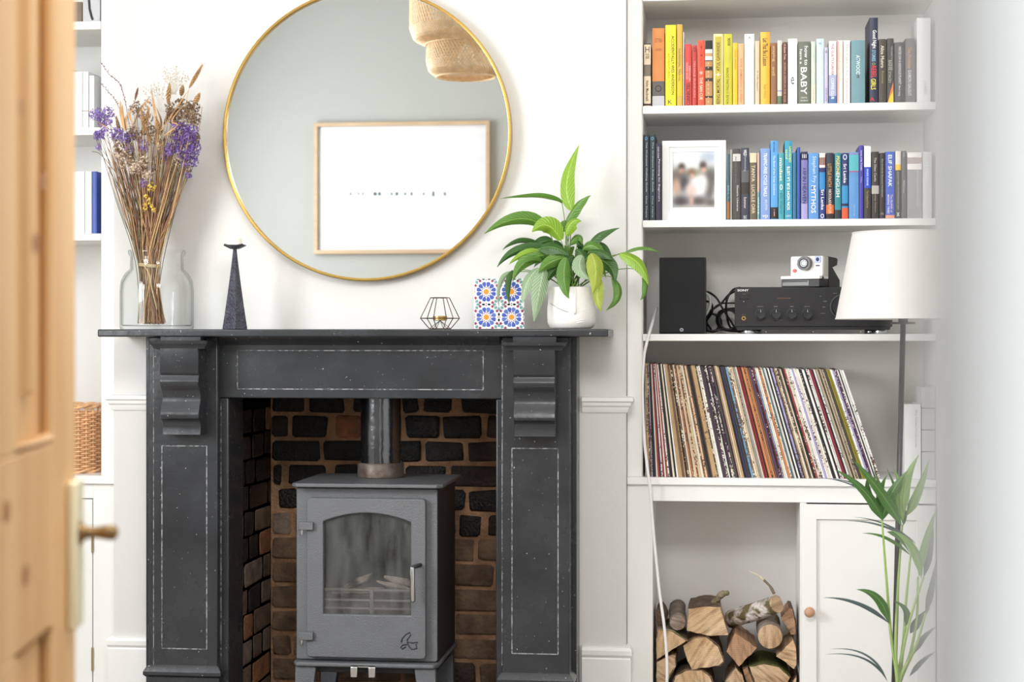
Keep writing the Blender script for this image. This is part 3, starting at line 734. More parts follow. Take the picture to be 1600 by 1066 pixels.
# ================================================================== BOOKS
page = mat('book_paper', (232, 224, 206), .9, var=.05, vscale=60, stretch=(6, 1, .2))
W_, K_ = (245, 245, 242), (30, 28, 28)
def book(x0, x1, yt, yshelf_z, col, label, group, texts=(), bands=(), Y=YS+.012, depth=None, round_=False, rough=.45, name='book', edge=None, col2=None):
    """one book; x0..x1 and yt: photo pixels of its spine. texts: (string, y0, y1, xfrac, hfrac, colour, mode). bands: (y0, y1, colour)"""
    X0, X1 = PX(x0, Y)+.0004, PX(x1, Y)-.0004
    xm = (x0+x1)/2; z0 = yshelf_z; z1 = PZ(xm, yt, Y)
    h = z1-z0; depth = depth or min(.21, max(.12, h*.66))
    r = root(name, ((X0+X1)/2, Y+depth/2, z0), label, 'book', group)
    wd = X1-X0; c = min(.0022, wd*.18)
    m = M()
    # cover: spine (slightly rounded) plus two boards, one mesh
    nsp = 6; bulge = .004 if round_ else .0015
    outer = [(X0, Y+depth)] + [(X0 + wd*(i/nsp), Y + bulge*(2*i/nsp-1)**2) for i in range(nsp+1)] + [(X1, Y+depth)]
    inner = [(X1-c, Y+depth), (X1-c, Y+.006), (X0+c, Y+.006), (X0+c, Y+depth)]
    poly = outer + inner
    n = len(poly)
    vs = [(p[0], p[1], z0) for p in poly] + [(p[0], p[1], z1) for p in poly]
    fs = [(i, (i+1) % n, (i+1) % n + n, i+n) for i in range(n)]
    # caps as quads: left board, spine strip, right board
    for off in (0, n):
        fs += [[0+off, 1+off, n-2+off, n-1+off], [nsp+1+off, nsp+2+off, n-4+off, n-3+off], [i+off for i in range(1, nsp+2)] + [n-3+off, n-2+off]]
    m.add(vs, fs)
    cm = mat('cover_%d_%d_%d' % tuple(col), col, rough, var=.05, vscale=20)
    cv = m.build('cover', cm, r, smooth=30)
    BX(X0+c, X1-c, Y+.007, Y+depth-.004, z0+.002, z1-.003 if wd > .004 else z1-.002).build('page_block', page, r)
    YT = Y - .0004
    for y0, y1, cc in bands:
        b0, b1 = max(PZ(xm, y1, Y), z0+.0005), min(PZ(xm, y0, Y), z1-.0003)
        if b1 <= b0: continue
        vs = [(X0 + wd*(i/nsp)*(1) , Y + bulge*(2*i/nsp-1)**2 - .00025, zz) for zz in (b0, b1) for i in range(nsp+1)]
        M().add(vs, [(i, i+1, i+nsp+2, i+nsp+1) for i in range(nsp)]).build('spine_panel', flat(cc), r, recalc=False)
    for s, y0, y1, xf, hf, cc, mode in texts:
        if mode == 'flat':
            text(s, X0+wd*xf, PZ(xm, (y0+y1)/2, Y), YT, wd*hf, (PZ(xm, y0, Y)-PZ(xm, y1, Y)), flat(cc), r, 'flat')
        else:
            zA, zB = PZ(xm, y0, Y), PZ(xm, y1, Y)
            text(s, X0+wd*xf, (zA+zB)/2, YT - bulge*0, zA-zB, wd*hf, flat(cc), r, mode, bold=.012)
    return r
G1 = 'books on the top shelf of the right bookcase'; G2 = 'books on the second shelf of the right bookcase'
A = SH['a']+.0004; B = SH['b']+.0004; C = SH['c']+.0004
for k_ in LS: LS[k_] += .0004
D = 'down'; U = 'up'
bk1 = [
 (1006,1017,67.5,(226,206,176),'cream paperback with dark frame and small animal drawing, first on the top shelf',
   [('H', 73, 82, .5, .6, K_, 'flat'), ('IS FOR', 84, 92, .5, .55, K_, D), ('Helen Macdonald', 126, 158, .5, .42, K_, D)], [(67.5,69.5,(50,45,44)),(101,119,(120,110,96)),(162,165,(50,45,44))]),
 (1019,1038.3,44,(201,124,52),'thick orange hardback with a grey and white foot on the top shelf',
   [('LETTERS', 60, 66, .5, .6, (150,84,30), 'flat'), ('OF NOTE', 76, 80, .5, .5, (150,84,30), 'flat'), ('O', 133, 144, .5, .55, (40,36,34), 'flat')], [(127,150,(92,86,84)),(150,166,(186,186,190))]),
 (1039.5,1056.5,39,(244,224,24),'tall bright yellow hardback with dark and orange capitals on its spine',
   [('ACCIDENTALLY WES ANDERSON', 56, 148, .70, .26, (52,62,40), D), ('ADVENTURES', 83, 122, .32, .2, (214,140,20), D), ('K', 156, 163, .45, .42, (30,60,100), 'flat')], []),
 (1057.5,1066.5,38,(206,166,62),'tall slim mustard book with a yellow stripe beside the bright yellow hardback',
   [('NATIONAL TRAVEL', 76, 128, .45, .3, (110,96,50), D)], [(116,150,(224,184,40))]),
 (1067,1069.4,50,(205,205,208),'very thin grey booklet pressed between mustard and red spines', [], []),
 (1070,1080.8,69,(204,62,52),'red paperback with black capitals at the foot of its spine',
   [('CONNECTED', 130, 164, .5, .55, (60,14,16), U), ('HOW SOCIAL', 97, 124, .3, .26, (236,190,180), U), ('NETWORKS', 103, 127, .72, .26, (236,190,180), U)], []),
 (1081.6,1089,71,(190,54,48),'slim dark red paperback with a black oval logo at its top',
   [('O', 74, 81, .5, .6, (20,18,20), 'flat'), ('FEMALE EUNUCH', 96, 152, .5, .34, (236,160,140), D)], []),
 (1090,1101,63,(226,82,50),'orange red paperback with white small capitals and penguin-like mark',
   [('NADIFA MOHAMED', 67, 105, .5, .4, (196,50,34), U), ('*', 111, 117, .5, .5, (235,230,230), 'flat'), ('THE SAN CUE', 121, 156, .5, .48, (246,220,196), D)], []),
 (1101.8,1113.4,63,(182,134,84),'patterned brown paperback with black top and cream band',
   [('. . . . . . . . . .', 98, 160, .42, .1, (236,226,206), D)], [(63,77,(32,30,32)),(77,83,(214,214,210)),(83,88,(190,150,110)),(88,94,(222,220,214)),(94,95.5,(60,60,70)),(104,110,(60,44,34)),(122,127,(60,44,34)),(150,153,(52,38,30))]),
 (1114.6,1129.8,53,(236,222,160),'pale gold hardback with olive panel and dark capitals',
   [('BEING MORTAL', 123, 163, .5, .36, (70,58,24), U), ('+', 114, 119, .5, .5, W_, 'flat'), ('ATUL GAWANDE', 66, 111, .5, .36, (70,58,24), U)], []),
 (1130.6,1144,53,(198,190,40),'olive yellow paperback right of the pale gold hardback',
   [('ROOK', 59, 71, .62, .34, (52,50,20), U), ('HOUSE O FALLING DOWN', 106, 163, .45, .32, (88,84,24), U)], []),
 (1144.8,1152.6,67,(246,190,44),'slim golden yellow paperback before a peach one',
   [('ANJA SPIEGEL', 78, 110, .5, .34, (190,120,30), D)], []),
 (1153.2,1162.6,68,(236,176,130),'peach paperback with a pale right edge next to a white hardback',
   [('KATE ZAMBRENO SCREEN', 92, 160, .5, .36, (200,120,90), D)], []),
 (1163.2,1178.6,53,(246,243,242),'tall white hardback with a small caret mark at its top',
   [('^', 57, 61, .5, .25, (50,46,48), 'flat'), ('Vanessa Jones', 66, 96, .5, .22, (226,222,224), D), ('Homeland of the Heart', 98, 158, .5, .26, (224,212,216), D)], []),
 (1179.4,1187.2,64,(214,194,164),'slim beige paperback between white and orange-yellow books',
   [('A Life Apart', 110, 142, .5, .38, (150,130,104), D)], []),
 (1188,1203.2,50,(244,182,66),'rounded orange-yellow book with dark handwritten-style title',
   [('Let That Be a Lesson', 60, 103, .5, .52, (58,40,14), D), ('Ryan Wilson', 132, 154, .45, .32, (206,140,50), D)], []),
 (1204,1213.8,67,(142,98,64),'mid brown paperback with pale lettering right of the orange-yellow book',
   [('staying', 72, 96, .5, .52, (216,180,130), D), ('well', 104, 118, .5, .52, (206,164,112), D)], []),
 (1214.4,1222,63,(208,206,194),'pale grey-green slim book with a green and dark foot', [], [(141,143,(150,150,190)),(150,162,(96,120,92)),(162,165,(40,40,40))]),
 (1222.6,1230.4,66,(104,62,48),'slim maroon brown paperback beside a white hardback',
   [('A Snow Tree', 69, 93, .5, .42, (220,190,176), D), ('BORN A CRIME IN THE WAR', 98, 160, .5, .36, (190,150,140), D)], []),
 (1231,1245.8,60.5,(240,243,244),'white hardback with a small dark oval mark low on its spine',
   [('e', 120, 132, .5, .34, (70,74,80), 'flat')], []),
 (1246.8,1266.6,65,(100,106,92),'thick grey-green hardback with large white lowercase and capitals',
   [('how to', 72, 102, .66, .3, W_, D), ('have a', 77, 100, .24, .22, (236,236,232), D), ('BABY', 105, 148, .46, .5, W_, D), ('ESSENTIAL', 151.5, 154, .5, .5, (226,226,220), 'flat'), ('HANDBOOK', 156, 158.5, .5, .62, (226,226,220), 'flat')], []),
 (1267.2,1274.6,65,(204,214,200),'pale mint paperback with a cream foot', [('garden notes', 140, 158, .5, .4, (190,190,160), D)], [(133,164,(222,220,200))]),
 (1275.4,1287.6,60.5,(200,220,226),'pale ice-blue hardback with faint embossed capitals',
   [('*', 66, 70, .5, .4, (96,140,190), 'flat'), ('INDEPENDENCE', 74, 138, .5, .42, (232,242,242), D)], []),
 (1288,1294,74,(196,190,216),'short slim lilac paperback', [('o', 79, 83, .5, .6, (50,44,60), 'flat'), ('KATIE LUTE', 138, 158, .5, .5, (150,110,180), D)], []),
 (1295,1307.2,64,(244,238,236),'white paperback with mauve-blue lower half',
   [('THE GUILTY FOREVER', 68, 118, .48, .3, (160,70,90), D), ('COFFEE CLUB', 122, 155, .5, .4, (236,240,246), D)], [(117,150,(170,178,208)),(150,162,(80,116,166))]),
 (1308,1317,63,(248,238,224),'cream paperback with a pink left edge', [('Charlotte Roche Notes', 70, 126, .5, .34, (214,200,160), D)], []),
 (1317.8,1328.4,63,(246,240,238),'white paperback with faint pink lettering', [('The Cake is for Quarantino', 68, 160, .5, .5, (214,178,180), D)], []),
 (1329.6,1351.8,63,(110,148,158),'thick teal-grey paperback with pale lettering', [('ATWOOD', 86, 117, .5, .28, (216,232,232), D), ('a', 116, 122, .5, .2, (70,66,60), 'flat')], []),
 (1358.6,1372,27.5,(40,46,70),'very tall navy hardback with multicoloured hand-drawn lettering',
   [('Good Night', 47, 76, .52, .6, W_, D), ('STORIES', 78, 96, .5, .42, (150,200,222), D), ('o', 98, 102, .5, .4, (140,170,100), 'flat'), ('REBEL', 103, 122, .5, .6, (222,60,66), D), ('GIRLS', 123, 140, .45, .6, (240,224,84), D), ('A', 152, 158, .3, .6, (220,52,58), 'flat')], []),
 (1372.8,1385,61,(66,62,50),'dark olive paperback with cream lettering', [('Alice Munro', 71, 106, .5, .46, (226,216,196), D), ('Runaway', 111, 131, .5, .36, (150,140,80), D)], []),
 (1386,1396.6,60,(48,45,44),'black paperback with an orange and yellow flame at its foot',
   [('THE HEART IS A CHINESE', 72, 110, .7, .22, (180,176,170), D), ('BASHIE STACEY', 94, 130, .4, .42, (170,168,164), D)], []),
 (1397.2,1413.2,66,(58,58,62),'charcoal rounded hardback with white capitals', [('NOTES ON A NERVOUS PLANET', 73, 132, .55, .26, (222,222,222), D), ('Matt Haig', 134, 150, .5, .24, (210,210,210), D)], []),
 (1414.6,1429.6,60,(88,86,88),'dark grey hardback with copper title and white capitals', [('The Promise', 73, 107, .45, .4, (198,150,110), D), ('DAMON GALGUT', 110, 150, .45, .36, (226,226,226), D)], []),
 (1432.6,1454,28,(236,236,238),'large white hardback, last on the top shelf', [('JAMIE', 126, 148, .6, .3, (204,206,210), D)], []),
]
zs_ = A
for b in bk1:
    x0, x1, yt, col, label, texts, bands = b
    kw = {}
    if x0 == 1188: kw['round_'] = True
    if x0 == 1397.2: kw['round_'] = True
    r = book(x0, x1, yt, zs_, col, label, G1, texts, bands, **kw)
    Yb = YS+.012
    if x0 == 1114.6: # olive inner panel
        q = BX(PX(1117.4, Yb), PX(1127.4, Yb), Yb-.0003, Yb+.0002, PZ(1122, 163, Yb), PZ(1122, 57, Yb)).build('spine_panel', flat((190, 172, 62)), r)
    if x0 == 1308: BX(PX(1308, Yb)+.0006, PX(1310.6, Yb), Yb-.0004, Yb+.002, A+.001, PZ(1310, 64, Yb)).build('spine_panel', flat((226, 172, 172)), r)
    if x0 == 1386:
        m = M(); m.add([(PX(1387, Yb), Yb-.0003, A+.0005), (PX(1396, Yb), Yb-.0003, A+.0005), (PX(1395.6, Yb), Yb-.0003, PZ(1395, 128, Yb)), (PX(1392, Yb), Yb-.0003, PZ(1392, 140, Yb))], [(0,1,2,3)])
        m.build('flame_panel', flat((236, 120, 30)), r, recalc=False)
        m = M(); m.add([(PX(1387, Yb), Yb-.0005, A+.0005), (PX(1396, Yb), Yb-.0005, A+.0005), (PX(1395.6, Yb), Yb-.0005, PZ(1395, 142, Yb)), (PX(1391, Yb), Yb-.0005, PZ(1391, 150, Yb))], [(0,1,2,3)])
        m.build('flame_panel', flat((246, 202, 40)), r, recalc=False)
bk2 = [
 (1005.2,1014.2,210.5,(34,44,58),'tall dark navy guide with a blue disc, first on the second shelf', [('o', 214, 219, .5, .5, (110,170,210), 'flat'), ('The Ordnance Walking Guide', 222, 300, .55, .3, (190,196,200), D), ('Out There', 306, 340, .55, .26, (170,176,180), D)], []),
 (1015,1024,210,(30,46,54),'tall dark teal guide with a blue disc, second on the second shelf', [('o', 214, 219, .5, .5, (110,170,210), 'flat'), ('The Ordnance Riding Guide', 222, 300, .55, .3, (180,190,194), D), ('Out Here', 306, 340, .55, .26, (160,170,176), D)], []),
 (1024.8,1033.2,224,(40,34,58),'dark plum paperback touching the white photo frame', [('ANDY PHAM', 229, 247, .45, .3, (190,190,200), D), ('Parenting for Beginners', 249, 315, .6, .36, (206,204,214), D)], []),
 (1135.6,1140.6,241,(56,92,104),'slim teal paperback with an ochre foot right of the photo frame', [('BILL L', 290, 312, .5, .45, (130,170,180), D)], [(315,342,(150,104,60))]),
 (1140.9,1144.2,234,(160,156,150),'thin grey pamphlet beside the slim teal paperback', [], []),
 (1144.8,1157.4,232.5,(66,62,60),'dark grey patterned paperback with a white label', [('Electric Universe', 290, 330, .62, .24, (206,204,200), D), ('Beneath the Storm', 245, 285, .4, .2, (110,106,100), D)], [(240.5,252,(206,202,196))]),
 (1158,1170.6,231,(54,58,74),'slate paperback with grey hillside band and bold white word', [('WILD', 234, 243, .5, .4, W_, D), ('Swimming', 243, 268, .5, .36, (160,166,176), D), ('Summer', 308, 326, .5, .34, (210,190,200), D), ('BE', 337, 342, .5, .4, (200,204,210), 'flat')], [(266,285,(92,92,90)),(285,303,(52,46,42))]),
 (1171.4,1182.4,239,(104,90,74),'brown paperback with a cream top and spaced serif capitals', [('TANYA', 258, 284, .5, .5, (226,208,176), D), ('CUNTE ORR'.replace('CUNTE','LUCILLE'), 289, 334, .5, .5, (216,200,170), D)], [(239,254,(222,204,170))]),
 (1183,1187.2,239,(196,170,158),'slim dusty pink paperback with teal lower part', [('WHITE', 308, 335, .5, .5, (226,236,236), D)], [(300,342,(116,166,170))]),
 (1188,1203.2,232,(126,154,208),'periwinkle blue guidebook with bold white capitals', [('TRAFFIC-FREE CYCLE TRAILS', 239, 307, .52, .36, W_, D), ('NICK COTTON', 312, 328, .6, .24, (220,228,240), D), ('vp', 336, 341.5, .5, .6, W_, 'flat')], []),
 (1204,1215.6,220,(86,158,218),'tall sky blue paperback with a black foot', [('RICHARD', 222, 238, .45, .26, (30,70,130), D), ('The Book of the Great Outdoors', 243, 305, .5, .28, (216,232,246), D), ('i', 327, 338, .5, .14, (210,150,140), 'flat')], [(324,342,(34,26,34))]),
 (1216.2,1225.2,239,(66,158,172),'teal paperback with chunky cream lowercase title', [('mindset', 247, 283, .46, .52, (240,234,204), D), ('o', 288, 297, .5, .5, (240,240,232), 'flat'), ('Dr Carol', 302, 334, .5, .34, (40,110,124), D)], []),
 (1226,1238,220,(52,150,178),'tall turquoise paperback with white French title reading upward', [('JOHN', 234, 249, .25, .34, (226,238,130), U), ('GRISHAM', 229, 254, .72, .3, (226,238,130), U), ('SON NOM SUR LA LISTE', 260, 328, .5, .4, W_, U), ('R. LAFFONT', 336, 339, .5, .7, (226,240,244), 'flat')], []),
 (1238.8,1244.6,238,(48,112,150),'narrow deep teal-blue paperback', [], []),  # dark teal is the cover's own colour
 (1245.4,1250.6,230,(46,82,162),'tall thin royal blue book', [], []),
 (1251.6,1262.2,237,(120,118,176),'violet-blue paperback with a navy top and tall dark capitals', [('A RIP', 262, 274, .5, .5, (36,40,80), D), ('IN HEAVEN', 276, 318, .5, .56, (30,34,70), D), ('III', 241, 247, .5, .6, (230,226,230), 'flat')], [(237,250,(40,40,74)),(318,342,(170,160,206))]),
 (1263,1279.2,239,(92,148,208),'thick mid blue paperback with white lettering in two styles', [('Stephen Fry', 244, 286, .55, .46, (196,220,244), D), ('MYTHOS', 290, 333, .5, .46, (236,242,250), D)], []),
 (1280,1289.6,239,(46,134,196),'blue guidebook with a white picture top, left of a navy and orange book', [('Sri Lanka', 296, 328, .55, .5, W_, D), ('o', 334, 341, .5, .6, W_, 'flat')], [(239,262,(236,226,220)),(246,258,(196,130,110)),(262,269,(44,50,104)),(296,342,(42,60,130))]),
 (1290.6,1303,239,(40,42,58),'dark navy paperback with gold capitals and an orange foot', [('LITTLE FAITH', 256, 292, .46, .46, (198,150,84), D), ('NICKOLAS', 296, 317, .5, .36, (226,210,196), D), ('BUTLER', 318, 334, .5, .36, (240,200,170), D)], [(320,334,(222,106,48)),(334,342,(50,34,34))]),
 (1304,1314.4,239,(44,134,146),'teal paperback with cream and yellow stacked capitals', [('PIGEON', 244, 269, .5, .56, (240,214,110), D), ('ENGLISH', 270, 308, .5, .56, (240,236,222), D)], [(328,342,(44,50,56))]),
 (1315.2,1325.4,239,(50,140,196),'blue guidebook with navy top, white title and orange foot', [('Sri Lanka', 256, 286, .5, .48, W_, D), ('o', 241, 250, .5, .66, (220,228,240), 'flat')], [(239,290,(46,58,110)),(318,322,(30,40,80)),(325,342,(220,92,54))]),
 (1326.4,1342,238,(92,146,202),'light blue book with a sea-green picture panel at its top', [('Skip Novak', 320, 338, .55, .16, (160,196,230), D)], [(240,241,(190,110,150)),(242,267,(90,176,186)),(267,269,(170,90,130))]),
 (1342.6,1349.4,227,(68,60,160),'tall slim indigo book', [('Stories of the Traveller', 235, 267, .5, .36, (220,220,244), D), ('Tales', 276, 286, .5, .3, (170,170,220), D)], []),
 (1350,1361,228,(62,56,52),'tall white-topped paperback with a cobalt blue middle and brown foot', [('MARIE KEANE', 264, 290, .5, .28, (210,220,250), D), ('The Collected Stories', 298, 325, .5, .3, (160,150,100), D)], [(228,261,(236,236,238)),(261,294,(38,74,192))]),
 (1361.8,1373.6,237,(56,50,46),'dark brown paperback with an italic title and a pale oval picture', [('The Glass Castle', 246, 284, .5, .3, (190,184,172), D), ('Salley Vickers', 302, 332, .5, .26, (150,140,124), D)], [(290,303,(176,172,164))]),
 (1374.2,1382.6,239,(52,46,46),'slim black paperback with small white serif title', [('The Perfectly Dressed Gentleman', 248, 308, .5, .28, (200,196,190), D), ('VIVA', 332, 336, .5, .6, (180,176,170), 'flat')], []),
 (1383.4,1398,237,(58,88,184),'royal blue paperback with tall white capitals', [('ELIF SHAFAK', 242, 292, .5, .42, W_, D), ('The ISLAND of', 304, 332, .66, .22, (240,214,220), D), ('MISSING TREES', 304, 334, .32, .22, (240,224,226), D)], [(336,341,(220,150,120))]),
 (1398.8,1407.8,236,(46,44,42),'black paperback with a pale top and yellow band', [('Lincoln Hall The Wandering Light', 268, 328, .5, .26, (206,200,180), D), ('x', 332, 338, .5, .44, W_, 'flat')], [(236,257,(222,216,206)),(257,266,(234,190,70))]),
 (1408.6,1416.4,236,(74,74,78),'slim dark grey paperback', [('Faber', 238, 246, .5, .3, (200,200,200), D), ('Milkman', 282, 302, .5, .36, (186,186,188), D)], []),
 (1417.4,1440.6,238,(140,140,144),'thick grey hardback with a white and pink picture top', [('The Long Road to the Coast', 266, 322, .7, .12, (226,226,228), D)], [(238,265,(240,234,234)),(246,256,(226,190,184))]),
 (1441.6,1456,237,(206,207,210),'pale grey hardback at the right end of the second shelf', [('SHELL', 252, 284, .5, .4, (236,236,238), D)], []),
]
for x0, x1, yt, col, label, texts, bands in bk2:
    book(x0, x1, yt, B, col, label, G2, texts, bands)

# left alcove books (seen between the door and the flowers)
G3 = 'books on the left alcove shelves'
for x0, x1, yt, zz, col, label in (
  (60,112,108,LS['a'],(222,222,224),'white box file on the left alcove shelf just behind the pine door'),
  (113,128.6,112,LS['a'],(232,232,234),'white magazine file on the left alcove middle shelf'),
  (129,138,112,LS['a'],(238,238,240),'white ring binder with a grey mark, left of the binder nearest the flowers'),
  (139,147,118,LS['a'],(236,236,238),'short white binder on the left alcove shelf behind the purple flowers'),
  (108,132,268,LS['b'],(234,235,238),'wide white binder on the lower left alcove shelf'),
  (132.6,143,268,LS['b'],(240,240,242),'white binder touching the blue one on the lower left shelf'),
  (143.5,151,268,LS['b'],(72,96,178),'blue binder on the lower left alcove shelf')):
    book(x0, x1, yt, zz, col, label, G3, [], [], depth=.2)
book(112, 128, 3, LS['top'], (120,104,88), 'brown upright book at the top of the left alcove', G3, [], [], depth=.2)
r = book(129, 156, -30, LS['top'], (196,196,200), 'large grey picture book with a dark curve at the top of the left alcove', G3, [], [], depth=.2)
q0 = lambda x, y: Vector((PX(x, YS+.011), YS+.0115, PZ(x, y, YS+.011)))
M().tube([q0(139, 0), q0(140, 14), q0(143, 26), q0(145, 31)], .0035, 6).build('printed_curve', flat((56, 56, 62)), r)
# wicker basket on the left ledge
wk = mat('honey_wicker', (232, 184, 138), .55, var=.2, vscale=60, bump=.2)
bcx, bcy = PX(106, 5.03), 5.05; br = .098; bz_ = zl1+.0005; bh = PZ(140, 632, 4.96) - zl1
bs = root('wicker_basket', (bcx, bcy, bz_), 'round honey coloured wicker basket on the left alcove ledge beside the door', 'basket')
ns = 26
st_ = M()
for i in range(ns):
    a = 2*math.pi*i/ns; st_.tube([(bcx+br*math.cos(a), bcy+br*math.sin(a), bz_+.004), (bcx+br*math.cos(a), bcy+br*math.sin(a), bz_+bh-.004)], .0028, 6)
st_.build('stakes', wk, bs, smooth=True)['kind'] = 'stuff'
wv = M(); rows_ = int((bh-.03)/.0062)
for j in range(rows_):
    z_ = bz_ + .014 + j*.0062; n = ns*4; pts = []
    for i in range(n+1):
        a = 2*math.pi*i/n; pts.append((bcx+(br + .0042*math.cos(a*ns/2 + (j % 2)*math.pi))*math.cos(a), bcy+(br + .0042*math.cos(a*ns/2 + (j % 2)*math.pi))*math.sin(a), z_))
    wv.tube(pts, .0032, 5, cap=False)
wv.build('weave', wk, bs, smooth=True)['kind'] = 'stuff'
for z_ in (bz_+.006, bz_+bh-.008):
    b2 = M()
    for ph in (0, math.pi):
        b2.tube([(bcx+(br+.004*math.cos(a*.5+ph))*math.cos(a*2*math.pi/80), bcy+(br+.004*math.cos(a*.5+ph))*math.sin(a*2*math.pi/80), z_+.004*math.sin(a*.5+ph)) for a in range(81)], .0045, 6)
    b2.build('rim', wk, bs, smooth=True)
M().lathe((bcx, bcy), [(br-.006, bz_), (br-.006, bz_+.004)], 32).build('basket_bottom', wk, bs)
# ornament: pinkish lattice trinket on top of the lower-left binders -> small wire ornament
q1 = lambda x, y: Vector((PX(x, 4.99), 4.99, PZ(x, y, 4.99)))
# ================================================================== RECORDS
PAL = [('cream',(226,214,194)),('white',(240,238,234)),('black',(30,27,29)),('charcoal',(66,62,62)),('tan',(188,154,112)),('brown',(112,84,62)),('grey',(160,156,150)),
       ('red',(150,58,52)),('crimson',(130,36,54)),('orange',(200,128,84)),('navy',(44,44,78)),('sky blue',(112,156,190)),('peach',(228,184,148)),('olive',(138,128,40)),('plum',(86,56,86)),('sand',(206,184,150)),('lilac',(170,162,206)),('teal',(72,110,118))]
PD = dict(PAL)
def sleeve_mat(nm, speck):
    key = 'sleeve_%s_%d' % (nm.replace(' ', '_'), speck)
    if key in MATS: return MATS[key]
    c = PD[nm]
    if not speck: return mat(key, c, .6, var=.08, vscale=30)
    m = mat(key, c, .6, var=.08, vscale=30); nt = m.node_tree; b = nt.nodes['Principled BSDF']
    src = b.inputs['Base Color'].links[0].from_socket
    tc = nt.nodes.new('ShaderNodeTexCoord'); mp = nt.nodes.new('ShaderNodeMapping'); mp.inputs['Scale'].default_value = (1, .01, 1); oi = nt.nodes.new('ShaderNodeObjectInfo'); cx3 = nt.nodes.new('ShaderNodeCombineXYZ'); mu3 = nt.nodes.new('ShaderNodeMath'); mu3.operation = 'MULTIPLY'; mu3.inputs[1].default_value = 40.0; nt.links.new(oi.outputs['Random'], mu3.inputs[0]); nt.links.new(mu3.outputs[0], cx3.inputs[2]); nt.links.new(mu3.outputs[0], cx3.inputs[0]); nt.links.new(cx3.outputs[0], mp.inputs['Location'])
    v = nt.nodes.new('ShaderNodeTexNoise'); v.inputs['Scale'].default_value = 260; v.inputs['Detail'].default_value = 1
    v2 = nt.nodes.new('ShaderNodeTexNoise'); v2.inputs['Scale'].default_value = 14
    nt.links.new(tc.outputs['Object'], mp.inputs[0]); nt.links.new(mp.outputs[0], v.inputs['Vector']); nt.links.new(mp.outputs[0], v2.inputs['Vector'])
    mu = nt.nodes.new('ShaderNodeMath'); mu.operation = 'MULTIPLY'; nt.links.new(v.outputs['Fac'], mu.inputs[0]); nt.links.new(v2.outputs['Fac'], mu.inputs[1])
    rp = nt.nodes.new('ShaderNodeValToRGB'); rp.color_ramp.elements[0].position = .30; rp.color_ramp.elements[1].position = .34
    nt.links.new(mu.outputs[0], rp.inputs[0]); mx = nt.nodes.new('ShaderNodeMix'); mx.data_type = 'RGBA'
    nt.links.new(rp.outputs[0], mx.inputs[0]); nt.links.new(src, mx.inputs[6])
    alt = (235, 225, 205) if sum(c) < 380 else (96, 70, 60)
    mx.inputs[7].default_value = (*lin(alt), 1); nt.links.new(mx.outputs[2], b.inputs['Base Color'])
    return m
rnd = random.Random(21)
seq = []
def add(n, pool):
    for _ in range(n):
        nm = rnd.choice(pool)
        if seq and seq[-1][0] == nm: nm = rnd.choice(pool)
        seq.append((nm, rnd.choice([.7, .8, 1, 1, 1.2, 1.5])))
add(5, ['charcoal','grey','plum','tan','black']); seq.append(('navy',1)); seq.append(('cream',1)); add(5, ['white','navy','white','grey','red']); seq.append(('red',1)); seq.append(('white',1)); add(4, ['black','charcoal','black','cream'])
add(5, ['tan','brown','sand','cream','white']); add(6, ['black','brown','tan','orange','charcoal','cream']); add(5, ['brown','sand','charcoal','peach','cream']); seq.append(('peach',1.4)); add(2, ['black','charcoal']); seq.append(('brown',.8)); seq.append(('tan',2.6)); seq.append(('charcoal',.8)); seq.append(('cream',1)); seq.append(('white',1.3))
add(9, ['black','charcoal','black','plum','white']); add(3, ['cream','tan']); add(4, ['black','navy','charcoal','brown']); seq.append(('sky blue',1.3)); seq.append(('brown',1)); seq.append(('cream',1.4)); seq.append(('sand',1)); add(3, ['grey','cream','charcoal']); seq.append(('crimson',1)); seq.append(('red',1)); seq.append(('black',.8)); add(4, ['orange','tan','cream','brown'])
add(3, ['black','plum','crimson']); add(3, ['white','sky blue','cream']); seq.append(('orange',1.5)); seq.append(('cream',1.2)); seq.append(('teal',.8)); seq.append(('white',1.4)); add(3, ['black','lilac','white']); seq.append(('lilac',1.3)); add(7, ['brown','charcoal','cream','tan','black']); seq.append(('red',1.2)); add(4, ['cream','white','grey'])
seq.append(('lilac',1)); seq.append(('white',1.2)); add(8, ['black','white','charcoal','cream','white']); seq.append(('crimson',1.6)); seq.append(('black',.8)); seq.append(('white',1)); add(7, ['charcoal','sand','white','black','navy','grey']); seq.append(('olive',1.3)); seq.append(('olive',1)); seq.append(('white',1.5)); seq.append(('lilac',.9)); add(5, ['black','charcoal','plum','white']); seq.append(('white',1.8))
N = len(seq); tot = sum(w_ for _, w_ in seq)
YR = YS + .006; pxm = PM(1180, YR)
xstart, xend = 1008.0, 1376.0
def tanl(t_):
    ks = [(0, .004), (.1, .10), (.25, .19), (.5, .25), (.8, .315), (1, .335)]
    for (a, va), (b_, vb) in zip(ks, ks[1:]):
        if t_ <= b_: return va + (vb-va)*(t_-a)/(b_-a)
    return .335
cum = 0; sleeves = []
def ordinal(n):
    o1 = ['','first','second','third','fourth','fifth','sixth','seventh','eighth','ninth','tenth','eleventh','twelfth','thirteenth','fourteenth','fifteenth','sixteenth','seventeenth','eighteenth','nineteenth']
    tn = ['','','twenty','thirty','forty','fifty','sixty','seventy','eighty','ninety']; to = ['','','twentieth','thirtieth','fortieth','fiftieth','sixtieth','seventieth','eightieth','ninetieth']
    if n > 100: return 'hundred and ' + ordinal(n-100)
    if n == 100: return 'hundredth'
    if n < 20: return o1[n]
    return to[n//10] if n % 10 == 0 else tn[n//10] + '-' + o1[n % 10]
ordw = ['first','second','third','fourth','fifth','sixth','seventh','eighth','ninth']
place_ = lambda t_: 'at the left end' if t_ < .06 else 'in the left third' if t_ < .33 else 'in the middle' if t_ < .66 else 'in the right third' if t_ < .95 else 'at the right end'
